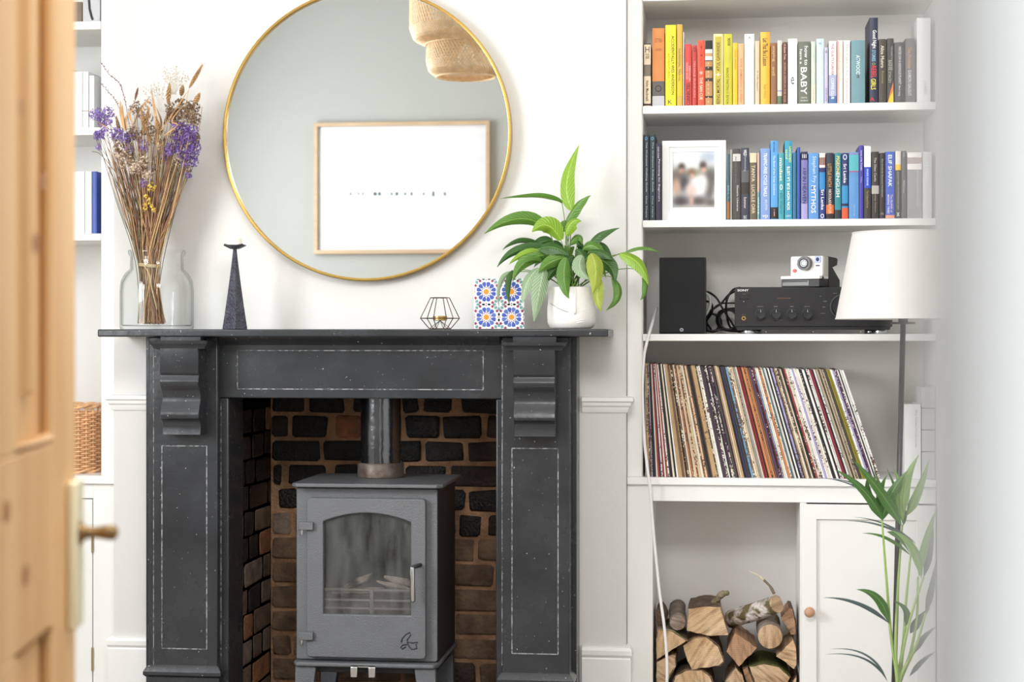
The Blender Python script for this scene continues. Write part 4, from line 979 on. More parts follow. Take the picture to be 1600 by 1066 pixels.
for i, (nm, w_) in enumerate(seq):
    t0, t1 = cum/tot, (cum+w_)/tot; cum += w_
    Xa = PX(xstart + (xend-xstart)*t0, YR); Xb = PX(xstart + (xend-xstart)*t1, YR)
    ta, tb = tanl(t0), tanl(t1)
    L = .315 + rnd.uniform(-.0015, .0015)
    s0 = rnd.uniform(0, .0012); yb_ = YR + rnd.uniform(-.001, .004)
    # four corners, left face follows lean ta, right face lean tb (spaced so that neighbours only touch)
    ca, cb_ = L/math.hypot(1, ta), L/math.hypot(1, tb)
    g = .00006
    zb = zt1 + .0003
    fl = [(Xa+g, zb), (Xb-g, zb), (Xb-g-tb*cb_, zb+cb_), (Xa+g-ta*ca, zb+ca)]
    depth_ = .272
    ml, mr2 = fl[0], fl[1]
    vs = []
    bev = min(.0006, (Xb-Xa)*.25)
    for (x_, z_), sx in zip(fl, (1, -1, -1, 1)): vs.append((x_ + sx*bev, yb_, z_))
    for (x_, z_) in fl: vs.append((x_, yb_+.0012, z_))
    for (x_, z_) in fl: vs.append((x_, yb_+depth_, z_))
    fs = [(0,1,2,3), (0,4,5,1), (1,5,6,2), (2,6,7,3), (3,7,4,0), (4,8,9,5), (5,9,10,6), (6,10,11,7), (7,11,8,4), (8,11,10,9)]
    m = M().add(vs, fs)
    # book-keeping for a true label
    L_ = seq[i-1][0] if i else None; R_ = seq[i+1][0] if i < N-1 else None
    if L_ is None: nb = 'against the bookcase side'
    elif R_ is None: nb = 'outermost of the leaning row'
    else: nb = 'between %s and %s ones' % (L_, R_) if L_ != R_ else 'between two %s ones' % L_
    lab = '%s record sleeve %s, %s from the left' % (nm, nb, ordinal(i+1))
    o = m.build('record_sleeve', sleeve_mat(nm, 1 if rnd.random() < .38 and nm not in ('olive',) else 0))
    tag(o, lab, 'record', 'record sleeves leaning on the cabinet top')
# books and boxes right of the lamp pole on the same level
G4 = 'upright volumes at the right end of the record shelf'
book(1413, 1439, 632, zt1+.0004, (240,240,242), 'tall white book standing right of the black lamp pole by the records', G4, [('The Green Food Guide', 640, 700, .72, .14, (180,182,186), D)], [], depth=.2)
bxg = mat('pale_grey_box', (196, 198, 204), .6)
for i, (ya, yb2) in enumerate(((604, 637), (638, 671), (672, 705), (706, 744))):
    o = BX(*PB(1440.5, 1461, ya+.6, yb2, YS+.015, YS+.2)[:4], PZ(1450, yb2+.4, YS+.015) if i < 3 else zt1+.0005, PZ(1450, ya+.8, YS+.015)).build('storage_box', bxg, bevel=.001)
    tag(o, 'pale grey flat box, %s of the stack in the corner of the record shelf' % ['topmost', 'second', 'third', 'lowest'][i], 'box', 'stacked pale boxes beside the records')

# ================================================================== PHOTO FRAME
YP_ = 4.945
fx0, fx1 = PX(1034.5, YP_), PX(1134.5, YP_); fz0, fz1 = B, PZ(1084, 219.5, YP_)
fo = root('photo_frame', ((fx0+fx1)/2, YP_, fz0), 'white framed family photo with a mount standing between the dark guides and grey books', 'photo frame')
sq = lambda a, b_, c_, d_: rect(PX(a, YP_), PX(b_, YP_), PZ(1084, d_, YP_), PZ(1084, c_, YP_))
M().ring(rect(fx0, fx1, fz0, fz1), sq(1045.5, 1124, 229.5, 330), YP_, YP_+.018).build('frame', white_gloss, fo, bevel=.0012)
M().ring(sq(1045, 1124.5, 229, 330.5), sq(1051, 1116.5, 237, 324), YP_+.006, YP_+.009).build('mount', mat('white_mount_card', (240, 241, 242), .8), fo)
BX(fx0+.01, fx1-.01, YP_+.0125, YP_+.017, fz0+.006, fz1-.006).build('backing', flat((120, 100, 80)), fo)
def picture_grid(name, x0, x1, z0, z1, Y, nx, nz, fn, parent, rough=.25):
    me = bpy.data.meshes.new(name); o_ = ORG[parent.name]
    vs = [Vector((x0+(x1-x0)*i/nx, Y, z0+(z1-z0)*j/nz)) - o_ for j in range(nz+1) for i in range(nx+1)]
    fs = [(j*(nx+1)+i, j*(nx+1)+i+1, (j+1)*(nx+1)+i+1, (j+1)*(nx+1)+i) for j in range(nz) for i in range(nx)]
    me.from_pydata(vs, [], fs)
    ca = me.color_attributes.new('col', 'FLOAT_COLOR', 'POINT')
    for j in range(nz+1):
        for i in range(nx+1):
            c = lin(fn(i/nx, 1-j/nz)); ca.data[j*(nx+1)+i].color = (*c, 1)
    me.materials.append(vcol_mat('printed_picture', rough))
    ob = bpy.data.objects.new(name, me); COL.objects.link(ob); ob.parent = parent; ORG[ob.name] = o_; return ob
blobs = [  # u, v(down), ru, rv, colour  - a soft group portrait: three seated people before trees
 (.5,.04,.9,.18,(226,232,236)),(.85,.10,.25,.10,(170,182,196)),(.05,.35,.2,.12,(208,212,216)),(.5,.38,.6,.08,(140,140,122)),(.9,.45,.2,.18,(92,90,84)),(.1,.45,.14,.16,(96,88,80)),
 (.22,.27,.085,.07,(62,44,38)),(.22,.345,.07,.055,(186,140,122)),(.72,.25,.09,.08,(70,50,44)),(.74,.33,.07,.05,(196,156,138)),(.46,.37,.09,.07,(130,92,70)),(.46,.44,.06,.05,(204,166,146)),
 (.27,.56,.17,.17,(54,50,54)),(.1,.62,.10,.16,(196,156,136)),(.85,.66,.14,.2,(70,62,58)),(.62,.64,.22,.16,(236,232,232)),(.44,.68,.14,.12,(214,190,182)),(.70,.52,.12,.12,(228,222,222)),
 (.2,.88,.22,.12,(70,64,64)),(.62,.88,.22,.10,(88,80,78)),(.45,.86,.05,.10,(196,156,140)),(.9,.92,.14,.1,(100,94,90)),(.5,.99,.7,.05,(170,166,162))]
def portrait(u, v):
    c = [214, 216, 218]
    for bu, bv, ru, rv, bc_ in blobs:
        a = math.exp(-(((u-bu)/ru)**2 + ((v-bv)/rv)**2)**1.3)
        c = [c[k]*(1-a) + bc_[k]*a for k in range(3)]
    return c
picture_grid('photograph', PX(1050.5, YP_), PX(1117, YP_), PZ(1084, 325, YP_), PZ(1084, 236, YP_), YP_+.0095, 40, 54, portrait, fo)

# ================================================================== SPEAKER
YK = 4.935
sk = root('bookshelf_speaker', (PX(1066, YK), YK+.09, C), 'black bookshelf speaker with cloth grille at the left end of the hi-fi shelf', 'speaker')
cabm = mat('black_ash_vinyl', (34, 34, 36), .5, var=.1, bump=.1, bscale=200)
grm = mat('black_grille_cloth', (36, 37, 39), .95, var=.1, vscale=300, bump=.5, bscale=900)
s0_, s1_ = PX(1030, YK), PX(1103, YK); sz1 = PZ(1066, 402, YK)
BX(s0_, s1_, YK+.012, YK+.19, C, sz1).build('cabinet', cabm, sk, bevel=.002)
BX(s0_+.001, s1_-.004, YK, YK+.0115, C+.002, sz1-.001).build('grille', grm, sk, bevel=.004, seg=3)
bz = PZ(1065, 515.5, YK)
M().disc((PX(1065, YK), YK-.0012, bz), .0048, .0012, 20).build('badge', chrome, sk)
M().disc((PX(1065, YK), YK-.0016, bz), .0034, .0006, 18).build('badge_centre', cabm, sk)
M().tube([(PX(1065, YK)-.002, YK-.0018, bz), (PX(1065, YK)+.002, YK-.0018, bz)], .0005, 5).build('badge_mark', chrome, sk)

# ================================================================== AMPLIFIER
YA = 4.925
am = root('amplifier', (PX(1280, YA), YA+.12, C), 'black hi-fi amplifier with round knobs and silver feet on the shelf', 'amplifier')
am_m = mat('black_anodised_metal', (38, 37, 39), .42, metal=.3, var=.05, bump=.08, bscale=600)
ax0, ax1 = PX(1148, YA), PX(1148, YA)+.43; az0, az1 = PZ(1280, 515.5, YA), PZ(1280, 448.5, YA)
BX(ax0+.004, ax1-.004, YA+.012, YA+.14, az0+.004, az1-.002).build('case', am_m, am, bevel=.0015)
BX(ax0, ax1, YA, YA+.012, az0+.008, az1).build('front_panel', am_m, am, bevel=.003, seg=3)
BX(ax0+.006, ax1-.006, YA+.003, YA+.012, az0, az0+.008).build('plinth_strip', flat((22, 22, 24)), am)
amp = lambda x, y: (PX(x, YA), YA, PZ(1280, y, YA))
lt = (214, 212, 206)
text('SONY', amp(1161, 453)[0], amp(1161, 453.4)[2], YA-.0006, .031, .0062, flat((232, 232, 230)), am, 'flat', bold=.03)
for s_, x_, y_, w_, h_, c_ in (('POWER', 1162, 459.5, .010, .0016, (120,118,116)), ('HEADPHONES', 1162, 492, .011, .0016, (150,130,80)), ('INTEGRATED AMPLIFIER', 1225, 466, .036, .0026, (150,110,80)),
     ('BALANCE', 1188, 479, .016, .0022, (170,165,160)), ('BASS', 1212, 479, .010, .0022, (170,165,160)), ('TREBLE', 1237, 479, .012, .0022, (170,165,160)), ('SELECTOR', 1261, 479, .015, .0022, (170,165,160)),
     ('MIN  MAX', 1218, 500, .018, .002, (120,118,116)), ('CD', 1282, 463, .004, .002, (170,165,160)), ('TUNER', 1289, 471, .010, .002, (170,165,160)), ('TAPE', 1287, 480, .008, .002, (170,165,160)), ('MUTING', 1286, 490, .012, .002, (150,146,142)), ('INPUT', 1305, 458.5, .010, .002, (170,165,160))):
    p = amp(x_, y_); text(s_, p[0], p[2], YA-.0006, w_, h_, flat(c_), am, 'flat')
b0 = amp(1155.5, 468); b1 = amp(1170, 459.8)
BX(b0[0], b1[0], YA-.002, YA, PZ(1280, 467, YA), PZ(1280, 461, YA)).build('power_button', flat((30, 30, 31)), am, bevel=.001)
p = amp(1162, 471); M().disc((p[0], YA-.0008, p[2]), .0012, .0008, 10).build('power_light', flat((190, 190, 186)), am)
p = amp(1162, 474.5); BX(p[0]-.003, p[0]+.003, YA-.0008, YA, p[2]-.003, p[2]+.002).build('sensor_window', flat((14, 14, 15)), am)
p = amp(1162, 497.5)
jk = M().disc((p[0], YA-.003, p[2]), .0056, .003, 20).build('headphone_jack', mat('gold_ring', (214, 176, 90), .3, metal=.9), am)
M().disc((p[0], YA-.0036, p[2]), .0036, .0008, 16).build('jack_hole', flat((12, 12, 12)), jk)
km_ = mat('black_knob', (30, 30, 32), .35)
def knob_(cx, cz, r, d, nm='knob'):
    M().disc((cx, YA-.0015, cz), r*1.12, .0015, 36).build('knob_ring', mat('knob_surround', (90, 90, 92), .3, metal=.6), am)
    m = M()
    n = 40
    prof = [(r, 0), (r, d*.85), (r*.93, d), (0.0005, d*.97)]
    vs = []
    for rr, dd_ in prof:
        for j in range(n):
            a = 2*math.pi*j/n; k_ = rr*(1 + (.02 if (j % 2) and rr == r else 0)); vs.append((cx+k_*math.cos(a), YA-.0015-dd_, cz+k_*math.sin(a)))
    m.add(vs, [(i*n+j, i*n+(j+1)%n, (i+1)*n+(j+1)%n, (i+1)*n+j) for i in range(3) for j in range(n)])
    kb = m.build(nm, km_, am, smooth=40)
    M().box(cx-.0006, cx+.0006, YA-.0022-d, YA-.0015-d*.9, cz+r*.35, cz+r*.9).build('pointer', flat((190, 190, 188)), kb)
for xx in (1188.5, 1212.5, 1237, 1261.5):
    p = amp(xx, 491); knob_(p[0], p[2], .0135, .016)
p = amp(1316, 479); knob_(p[0], p[2], .030, .022, 'volume_knob')
for xx, yy_ in ((1170, 0), (1376, 0), (1180, 1), (1366, 1)):
    yf = YA+.03 if yy_ == 0 else YA+.115
    M().lathe((PX(xx, YA+.02), yf), [(.0195, C), (.020, C+.001), (.020, az0+.001), (.0185, az0+.003)], 32).build('foot', chrome, am, smooth=40)
for xx in (1197, 1271, 1346):
    p = amp(xx, 517); M().disc((p[0], YA+.02, C+.0055), .002, .004, 8).build('screw', chrome, am)

# ================================================================== INSTANT CAMERA on the amplifier
YI = 4.955
ic = root('instant_camera', (PX(1268, YI), YI+.05, az1), 'white and black instant camera with a large lens on top of the amplifier', 'camera')
wp = mat('white_camera_plastic', (238, 236, 232), .35); bp_ = mat('black_camera_plastic', (30, 29, 31), .45, bump=.1, bscale=300)
ci = lambda x, y: (1215 + x/13.913, 390 + y/13.914)
def cq(x, y, Y=YI): a, b_ = ci(x, y); return (PX(a, Y), PZ(a, b_, Y))
# the camera is turned a little: its right side recedes
rot = math.radians(-14)
z0c = az1
def CR(x, y, off=0.0, Yb_=YI):
    X, Z = cq(x, y); return X, Z
import mathutils
piv = Vector((PX(1262, YI), YI, 0)); RM = mathutils.Matrix.Rotation(math.radians(-27), 4, 'Z')
def crot(m):
    for i, v in enumerate(m.v):
        q = RM @ Vector((v.x-piv.x, v.y-piv.y, v.z+.0004)); m.v[i] = Vector((q.x+piv.x, q.y+piv.y, q.z))
    return m
u_ = PM(1262, YI)
XX = lambda px: piv.x + (px-1262)*u_*1.14
ZZ = lambda py: z0c + (448.5-py)*u_
hx0, hx1 = 1236.5, 1284
crot(M().prism(rrect(XX(hx0), XX(hx1), ZZ(431), ZZ(400), .004), YI, YI+.012)).build('front_face', wp, ic, bevel=.0015)
crot(BX(XX(hx0)+.001, XX(hx1), YI+.012, YI+.040, ZZ(432), ZZ(400.5))).build('front_body', mat('pale_grey_camera_plastic', (206, 202, 194), .4), ic, bevel=.001)
bd = M()
prof = [(YI+.040, ZZ(448.5)), (YI+.118, ZZ(448.5)), (YI+.118, ZZ(436)), (YI+.068, ZZ(417)), (YI+.100, ZZ(413)), (YI+.104, ZZ(403)), (YI+.095, ZZ(401.5)), (YI+.040, ZZ(400))]
bd.prism(prof, XX(hx0)+.002, XX(hx1)+.0005, 'X'); crot(bd).build('rear_body', bp_, ic, bevel=.0015)
crot(M().prism(rrect(XX(1226), XX(1284), ZZ(436), ZZ(431), .002), YI-.020, YI+.040)).build('lower_trim', wp, ic, bevel=.001)
crot(M().prism(rrect(XX(1227), XX(1283.5), ZZ(448.5), ZZ(436), .003), YI-.018, YI+.040)).build('film_box', bp_, ic, bevel=.0015)
crot(BX(XX(1228.5), XX(1268), YI-.0195, YI-.018, ZZ(446.5), ZZ(438))).build('film_door', mat('grey_film_door', (112, 110, 108), .35), ic, bevel=.0007)
crot(BX(XX(1229), XX(1266), YI-.0205, YI-.0195, ZZ(440.4), ZZ(439))).build('film_slot', flat((16, 16, 28)), ic)
def cdisc(nm, px, py, r, d, m_, n=32, rz=None, y=None, par=None):
    return crot(M().disc((XX(px), (y if y is not None else YI)-d, ZZ(py)), r*u_, d, n, rz=(rz*u_ if rz else None))).build(nm, m_, par or ic)
cdisc('lens_barrel', 1259.5, 411.5, 11, .016, mat('grey_lens_barrel', (92, 88, 92), .4))
cdisc('lens_ring', 1259.5, 411.5, 7.6, .0175, bp_)
cdisc('lens_ring', 1260, 411.5, 5.4, .0185, mat('lens_silver_ring', (150, 150, 152), .3, metal=.6))
cdisc('lens_ring', 1260, 411.5, 4.7, .0188, bp_)
cdisc('lens_glass', 1260.4, 411.5, 3.7, .0195, mat('green_lens_glass', (26, 104, 96), .08, coat=1.0))
cdisc('flash', 1242.5, 408.5, 5.6, .002, mat('flash_lens', (206, 210, 212), .15, rgb2=(150, 156, 160), vscale=120), rz=6.4)
cdisc('shutter_button', 1243, 422.5, 2.9, .004, mat('red_button', (206, 48, 62), .35))
crot(M().prism(rrect(XX(1272.5), XX(1281.5), ZZ(411), ZZ(400.5), .003), YI-.002, YI)).build('viewfinder', mat('blue_viewfinder', (120, 130, 196), .2), ic, bevel=.0005)
cdisc('viewfinder_window', 1277, 405.5, 2.6, .003, flat((30, 34, 80)), rz=3.2)
crot(M().prism(rrect(XX(1274), XX(1280), ZZ(416.3), ZZ(414), .0012), YI-.001, YI)).build('sensor_window', flat((92, 88, 96)), ic)
cdisc('side_pivot', 1284, 434, 2.2, .002, bp_)

# ================================================================== CABLES
cbl = mat('black_cable', (22, 21, 23), .45); 
def curve_pts(pts, n=10):
    """Catmull-Rom through the given points"""
    P_ = [Vector(p) for p in pts]; P_ = [P_[0]*2-P_[1]] + P_ + [P_[-1]*2-P_[-2]]; out = []
    for i in range(1, len(P_)-2):
        for k in range(n):
            t_ = k/n; a, b_, c, d = P_[i-1], P_[i], P_[i+1], P_[i+2]
            out.append(.5*((2*b_) + (c-a)*t_ + (2*a-5*b_+4*c-d)*t_*t_ + (3*b_-3*c+d-a)*t_**3))
    out.append(P_[-2]); return out
q = lambda x, y, Y: (PX(x, Y), Y, max(PZ(x, y, Y), C+.003))
k8 = lambda x, y, Y: q(1000 + x/7.106, 390 + y/7.106, Y)
for pts, lab in (
  ([k8(690,480,5.09), k8(760,475,5.09), k8(850,540,5.08), k8(920,660,5.07), k8(1010,800,5.09), k8(1080,905,5.10), k8(1130,910,5.12)], 'black cable arching from the speaker down towards the amplifier foot'),
  ([k8(1110,425,5.13), k8(1030,450,5.10), k8(965,560,5.09), k8(960,700,5.10), k8(1000,860,5.12), k8(1100,880,5.14)], 'thick black cable dropping from the top rear of the amplifier'),
  ([k8(1110,440,5.15), k8(990,500,5.14), k8(900,600,5.13), k8(790,680,5.12), k8(720,780,5.13), k8(700,900,5.14)], 'black cable running down left from the amplifier to the shelf'),
  ([k8(1110,600,5.16), k8(1000,595,5.15), k8(890,605,5.15), k8(810,665,5.15), k8(730,820,5.16)], 'thin black cable crossing level behind the others'),
  ([k8(1110,650,5.17), k8(990,655,5.16), k8(880,690,5.16), k8(860,780,5.17), k8(900,880,5.17), k8(1050,890,5.17)], 'thin black cable sagging low behind the speaker'),
  ([k8(700,900,5.06), k8(800,905,5.05), k8(900,890,5.05), k8(1000,905,5.06), k8(1120,908,5.08)], 'black cable lying flat along the shelf'),
  ([k8(690,560,5.11), k8(790,600,5.10), k8(800,700,5.10), k8(740,800,5.11), k8(790,890,5.12)], 'black cable looped close beside the speaker')):
    tag(M().tube(curve_pts(pts), .0032 if 'thin' not in lab else .0022, 8).build('cable', cbl, smooth=True), lab, 'cable', 'black cables behind the hi-fi')
m = M()
for k in range(5):
    a0_ = k*.5; m.tube([(PX(1138, 5.12)+(.026+.002*k)*math.cos(a), 5.115+.008*k*.3+.01*math.sin(a), C+.041+(.028+.001*k)*math.sin(a)) for a in [2*math.pi*i/24 for i in range(25)]], .0032, 7)
tag(m.build('cable_coil', cbl, smooth=True), 'coiled bundle of black cable between speaker and amplifier', 'cable', 'black cables behind the hi-fi')
m = M()
for k in range(4): m.tube([(PX(1113, 5.13)+(.020+.002*k)*math.cos(a), 5.135+.004*k, C+.032+(.026)*math.sin(a)) for a in [2*math.pi*i/24 for i in range(25)]], .0034, 7)
tag(m.build('cable_coil', cbl, smooth=True), 'small black cable coil tucked behind the speaker', 'cable', 'black cables behind the hi-fi')
cordw = mat('white_flex', (236, 234, 234), .4)
tag(M().tube(curve_pts([k8(700,470,5.04), k8(770,520,5.04), k8(780,620,5.04), k8(740,710,5.04), k8(705,745,5.05)]), .0042, 8).build('cable', mat('grey_flex', (190, 188, 186), .45), smooth=True), 'short pale grey cable curling out from behind the speaker', 'cable')
wc = [(PX(1026, 5.02), 5.02, PZ(1030, 482, 5.02)), (PX(1022, 4.97), 4.97, PZ(1024, 496, 4.97)), (PX(1016, 4.915), 4.915, PZ(1016, 516, 4.915)), (PX(1010.5, 4.885), 4.885, PZ(1010.5, 536, 4.885))]
for x_, y_, Y_ in ((1006, 560, 4.885), (1004, 600, 4.885), (1004.5, 640, 4.885), (1007, 690, 4.885), (1012, 735, 4.875), (1016, 765, 4.875), (1021, 830, 4.885), (1030, 920, 4.88), (1038, 980, 4.87), (1042, 1030, 4.87), (1042, 1075, 4.87), (1040, 1180, 4.87), (1042, 1190, 4.86)):
    wc.append((PX(x_, Y_), Y_, PZ(x_, y_, Y_)))
tag(M().tube(curve_pts(wc, 8), .0042, 10).build('power_cord', cordw, smooth=True), 'white power cord hanging down the front of the bookcase past the records', 'cord')

# ================================================================== FLOOR LAMP
YL = 4.52
shm = mat('white_linen_shade', (214, 211, 208), .9, bump=.15, bscale=500)
poleM = mat('dark_bronze_pole', (58, 54, 60), .3, metal=.7)
lcx = PX(1412, YL); kl = PM(1412, YL)
lp_ = root('floor_lamp', (PX(1396, YL), YL, 0), 'floor lamp with a tapered white shade and slim dark pole before the bookcase', 'lamp')
zb_, zt_ = PZ(1412, 497, YL), PZ(1412, 364, YL)
rb, rt = 105*kl, 79*kl
# cut in perspective: rim heights are of the rim's own near edge
M().lathe((lcx, YL), [(rb, zb_-.002), (rt, zt_), (rt-.0015, zt_), (rb-.0015, zb_-.002)], 72, close=True).build('lamp_shade', shm, lp_, smooth=40)
for r_, z_ in ((rb, zb_-.002), (rt, zt_)):
    M().tube([(lcx+r_*math.cos(a*math.pi/36), YL+r_*math.sin(a*math.pi/36), z_) for a in range(73)], .0016, 6).build('shade_ring', shm, lp_, smooth=True)
sp = M()
for k in range(3):
    a = math.radians(25 + 120*k); sp.tube([(lcx, YL, zb_+.012), (lcx+(rb-.002)*math.cos(a), YL+(rb-.002)*math.sin(a), zb_)], .0016, 6)
sp.build('shade_spider', mat('white_wire', (225, 225, 222), .4), lp_)
pt = Vector((PX(1411, YL), YL, PZ(1411, 506, YL))); pb = Vector((PX(1393, YL), YL, .03))
M().tube([pb, pt], .0068, 14).build('pole', poleM, lp_, smooth=True)
M().lathe((pt.x, YL), [(.030, pt.z-.001), (.031, pt.z+.002), (.030, pt.z+.004)], 28).build('collar', poleM, lp_, smooth=40)
M().lathe((pt.x, YL), [(.012, pt.z), (.012, pt.z+.02), (.018, pt.z+.024), (.018, pt.z+.06)], 20).build('bulb_holder', poleM, lp_, smooth=40)
M().lathe((pt.x, YL), [(.014, pt.z+.06), (.029, pt.z+.09), (.029, pt.z+.105), (.018, pt.z+.125), (.002, pt.z+.13)], 20).build('bulb', MATS['frosted_bulb'], lp_, smooth=True)
M().lathe((pb.x, YL), [(.13, 0), (.13, .012), (.11, .022), (.02, .03)], 48).build('base', poleM, lp_, smooth=40)
# ================================================================== LEAVES
def leaf_mat(name, c, cm_, rough=.35, c_back=None, vein=.35):
    if name in MATS: return MATS[name]
    m = bpy.data.materials.new(name); m.use_nodes = True; nt = m.node_tree; b = nt.nodes['Principled BSDF']
    a = nt.nodes.new('ShaderNodeVertexColor'); a.layer_name = 'col'      # R: across 0..1, G: along 0..1
    sp_ = nt.nodes.new('ShaderNodeSeparateColor'); nt.links.new(a.outputs[0], sp_.inputs[0])
    d = nt.nodes.new('ShaderNodeMath'); d.operation = 'SUBTRACT'; d.inputs[1].default_value = .5; nt.links.new(sp_.outputs[0], d.inputs[0])
    ab = nt.nodes.new('ShaderNodeMath'); ab.operation = 'ABSOLUTE'; nt.links.new(d.outputs[0], ab.inputs[0])
    # veins: wave of (along*k - |across|*q)
    s1_ = nt.nodes.new('ShaderNodeMath'); s1_.operation = 'MULTIPLY'; s1_.inputs[1].default_value = 75; nt.links.new(sp_.outputs[1], s1_.inputs[0])
    s2_ = nt.nodes.new('ShaderNodeMath'); s2_.operation = 'MULTIPLY'; s2_.inputs[1].default_value = 34; nt.links.new(ab.outputs[0], s2_.inputs[0])
    s3 = nt.nodes.new('ShaderNodeMath'); s3.operation = 'SUBTRACT'; nt.links.new(s1_.outputs[0], s3.inputs[0]); nt.links.new(s2_.outputs[0], s3.inputs[1])
    s4 = nt.nodes.new('ShaderNodeMath'); s4.operation = 'SINE'; nt.links.new(s3.outputs[0], s4.inputs[0])
    mr = nt.nodes.new('ShaderNodeMapRange'); mr.inputs['From Min'].default_value = -1; mr.inputs['From Max'].default_value = 1; mr.inputs['To Min'].default_value = 0; mr.inputs['To Max'].default_value = vein
    nt.links.new(s4.outputs[0], mr.inputs[0])
    mx = nt.nodes.new('ShaderNodeMix'); mx.data_type = 'RGBA'; mx.inputs[6].default_value = (*lin(c), 1); mx.inputs[7].default_value = (*lin(cm_), 1)
    nt.links.new(mr.outputs[0], mx.inputs[0])
    lt_ = nt.nodes.new('ShaderNodeMath'); lt_.operation = 'LESS_THAN'; lt_.inputs[1].default_value = .03; nt.links.new(ab.outputs[0], lt_.inputs[0])
    m2 = nt.nodes.new('ShaderNodeMix'); m2.data_type = 'RGBA'; m2.inputs[7].default_value = (*lin(cm_), 1)
    nt.links.new(lt_.outputs[0], m2.inputs[0]); nt.links.new(mx.outputs[2], m2.inputs[6]); nt.links.new(m2.outputs[2], b.inputs['Base Color'])
    b.inputs['Roughness'].default_value = rough
    bp = nt.nodes.new('ShaderNodeBump'); bp.inputs['Strength'].default_value = .25; bp.inputs['Distance'].default_value = .002
    nt.links.new(s4.outputs[0], bp.inputs['Height']); nt.links.new(bp.outputs[0], b.inputs['Normal'])
    # a little light passes through a leaf
    tl = nt.nodes.new('ShaderNodeBsdfTranslucent'); nt.links.new(m2.outputs[2], tl.inputs[0])
    ms_ = nt.nodes.new('ShaderNodeMixShader'); ms_.inputs[0].default_value = .25
    nt.links.new(b.outputs[0], ms_.inputs[1]); nt.links.new(tl.outputs[0], ms_.inputs[2]); nt.links.new(ms_.outputs[0], nt.nodes['Material Output'].inputs[0])
    MATS[name] = m; return m
def bez(a, b_, c, t_): return a*(1-t_)**2 + b_*2*t_*(1-t_) + c*t_*t_
def leaf(a, mid, c, width, m_, parent, roll=0.0, fold=.25, name='leaf', nseg=16, shape='lance', wave=0.0):
    """blade along a quadratic from a through control mid to c; width in metres; roll turns the blade about its rib"""
    a, mid, c = Vector(a), Vector(mid), Vector(c)
    pts = [bez(a, mid, c, i/nseg) for i in range(nseg+1)]
    me = bpy.data.meshes.new(name); vs = []; cols = []; o = ORG[parent.name]; ph = random.uniform(0, 6)
    view = Vector((0, -1, 0.15)).normalized()
    for i, p in enumerate(pts):
        t_ = i/nseg; tn = (pts[min(i+1, nseg)] - pts[max(i-1, 0)]).normalized()
        side = tn.cross(view)
        if side.length < .15: side = tn.cross(Vector((0, 0, 1)))
        side.normalize(); nrm = side.cross(tn).normalized()
        side2 = side*math.cos(roll) + nrm*math.sin(roll); nrm2 = side2.cross(tn).normalized()
        if shape == 'lance': w_ = math.sin(math.pi*min(1, (t_*.97+.03))**.72)**.85 * (1 if t_ < .97 else .5)
        elif shape == 'palm': w_ = (min(1, t_*4)**.8)*(1-t_**2.2)
        else: w_ = math.sin(math.pi*t_)**.6
        w_ = max(w_, .03)*width/2
        for k in range(5):
            f = (k-2)/2.0
            wv_ = wave*width*math.sin(t_*14+ph)*abs(f)
            vs.append(p + side2*f*w_ + nrm2*(-abs(f)*w_*fold*2*(1) + wv_) - o); cols.append((k/4, t_, 0, 1))
    fs = [(i*5+k, i*5+k+1, (i+1)*5+k+1, (i+1)*5+k) for i in range(nseg) for k in range(4)]
    me.from_pydata(vs, [], fs)
    ca = me.color_attributes.new('col', 'FLOAT_COLOR', 'POINT')
    for i, cc_ in enumerate(cols): ca.data[i].color = cc_
    me.shade_smooth(); me.materials.append(m_)
    ob = bpy.data.objects.new(name, me); COL.objects.link(ob); ob.parent = parent; ORG[ob.name] = o; return ob

# ---- peace lily on the mantel
YQ = 4.735; MZ = mz1+.0004
pcx = PX(893, YQ); kp = PM(893, YQ)
pr_ = 38*kp; ptp = MZ + 65*kp
pot = root('face_plant_pot', (pcx, YQ, MZ), 'white speckled ceramic pot with a sculpted face at the right end of the mantel', 'plant pot')
cer = mat('speckled_white_ceramic', (236, 233, 229), .38, var=.02, vscale=12, bump=.06, bscale=60)
prof = [(.001, MZ+.001), (pr_*.78, MZ+.001), (pr_*.90, MZ+.005), (pr_*.985, MZ+.018), (pr_, MZ+.032), (pr_*.995, MZ+.06), (pr_*.97, MZ+.070), (pr_*.945, ptp-.012), (pr_*.94, ptp), (pr_*.90, ptp+.001), (pr_*.87, ptp-.004), (pr_*.87, ptp-.03), (.001, ptp-.03)]
M().lathe((pcx, YQ), prof, 56).build('pot_body', cer, pot, smooth=50)
def onpot(px, py, off=0):
    X = PX(px, YQ-pr_*.8); dx_ = X-pcx; rr = pr_*.985+off
    y = YQ - math.sqrt(max(1e-6, rr*rr-dx_*dx_)); return Vector((X, y, PZ(px, py, y)))
M().tube([onpot(899.5, 450, -.004), onpot(899, 462, -.001), onpot(898.5, 478, .001), onpot(898.5, 489, .0005), onpot(898.5, 491.5, -.003)], [.0025, .0034, .0045, .0058, .003], 10).build('nose', cer, pot, smooth=True)
br_ = [onpot(x_, y_, .0) for x_, y_ in ((859, 474), (866, 478), (873, 482), (880, 485), (887, 487.5), (895, 489))]
M().tube(br_, [.0006, .0012, .0016, .0018, .0016, .0008], 8).build('eyelid_line', mat('grey_glaze_line', (150, 148, 146), .4), pot, smooth=True)
br_ = [onpot(x_, y_, .0) for x_, y_ in ((903, 489), (911, 486), (919, 481), (925, 476))]
M().tube(br_, [.0006, .0016, .0016, .0008], 8).build('eyelid_line', cer, pot, smooth=True)
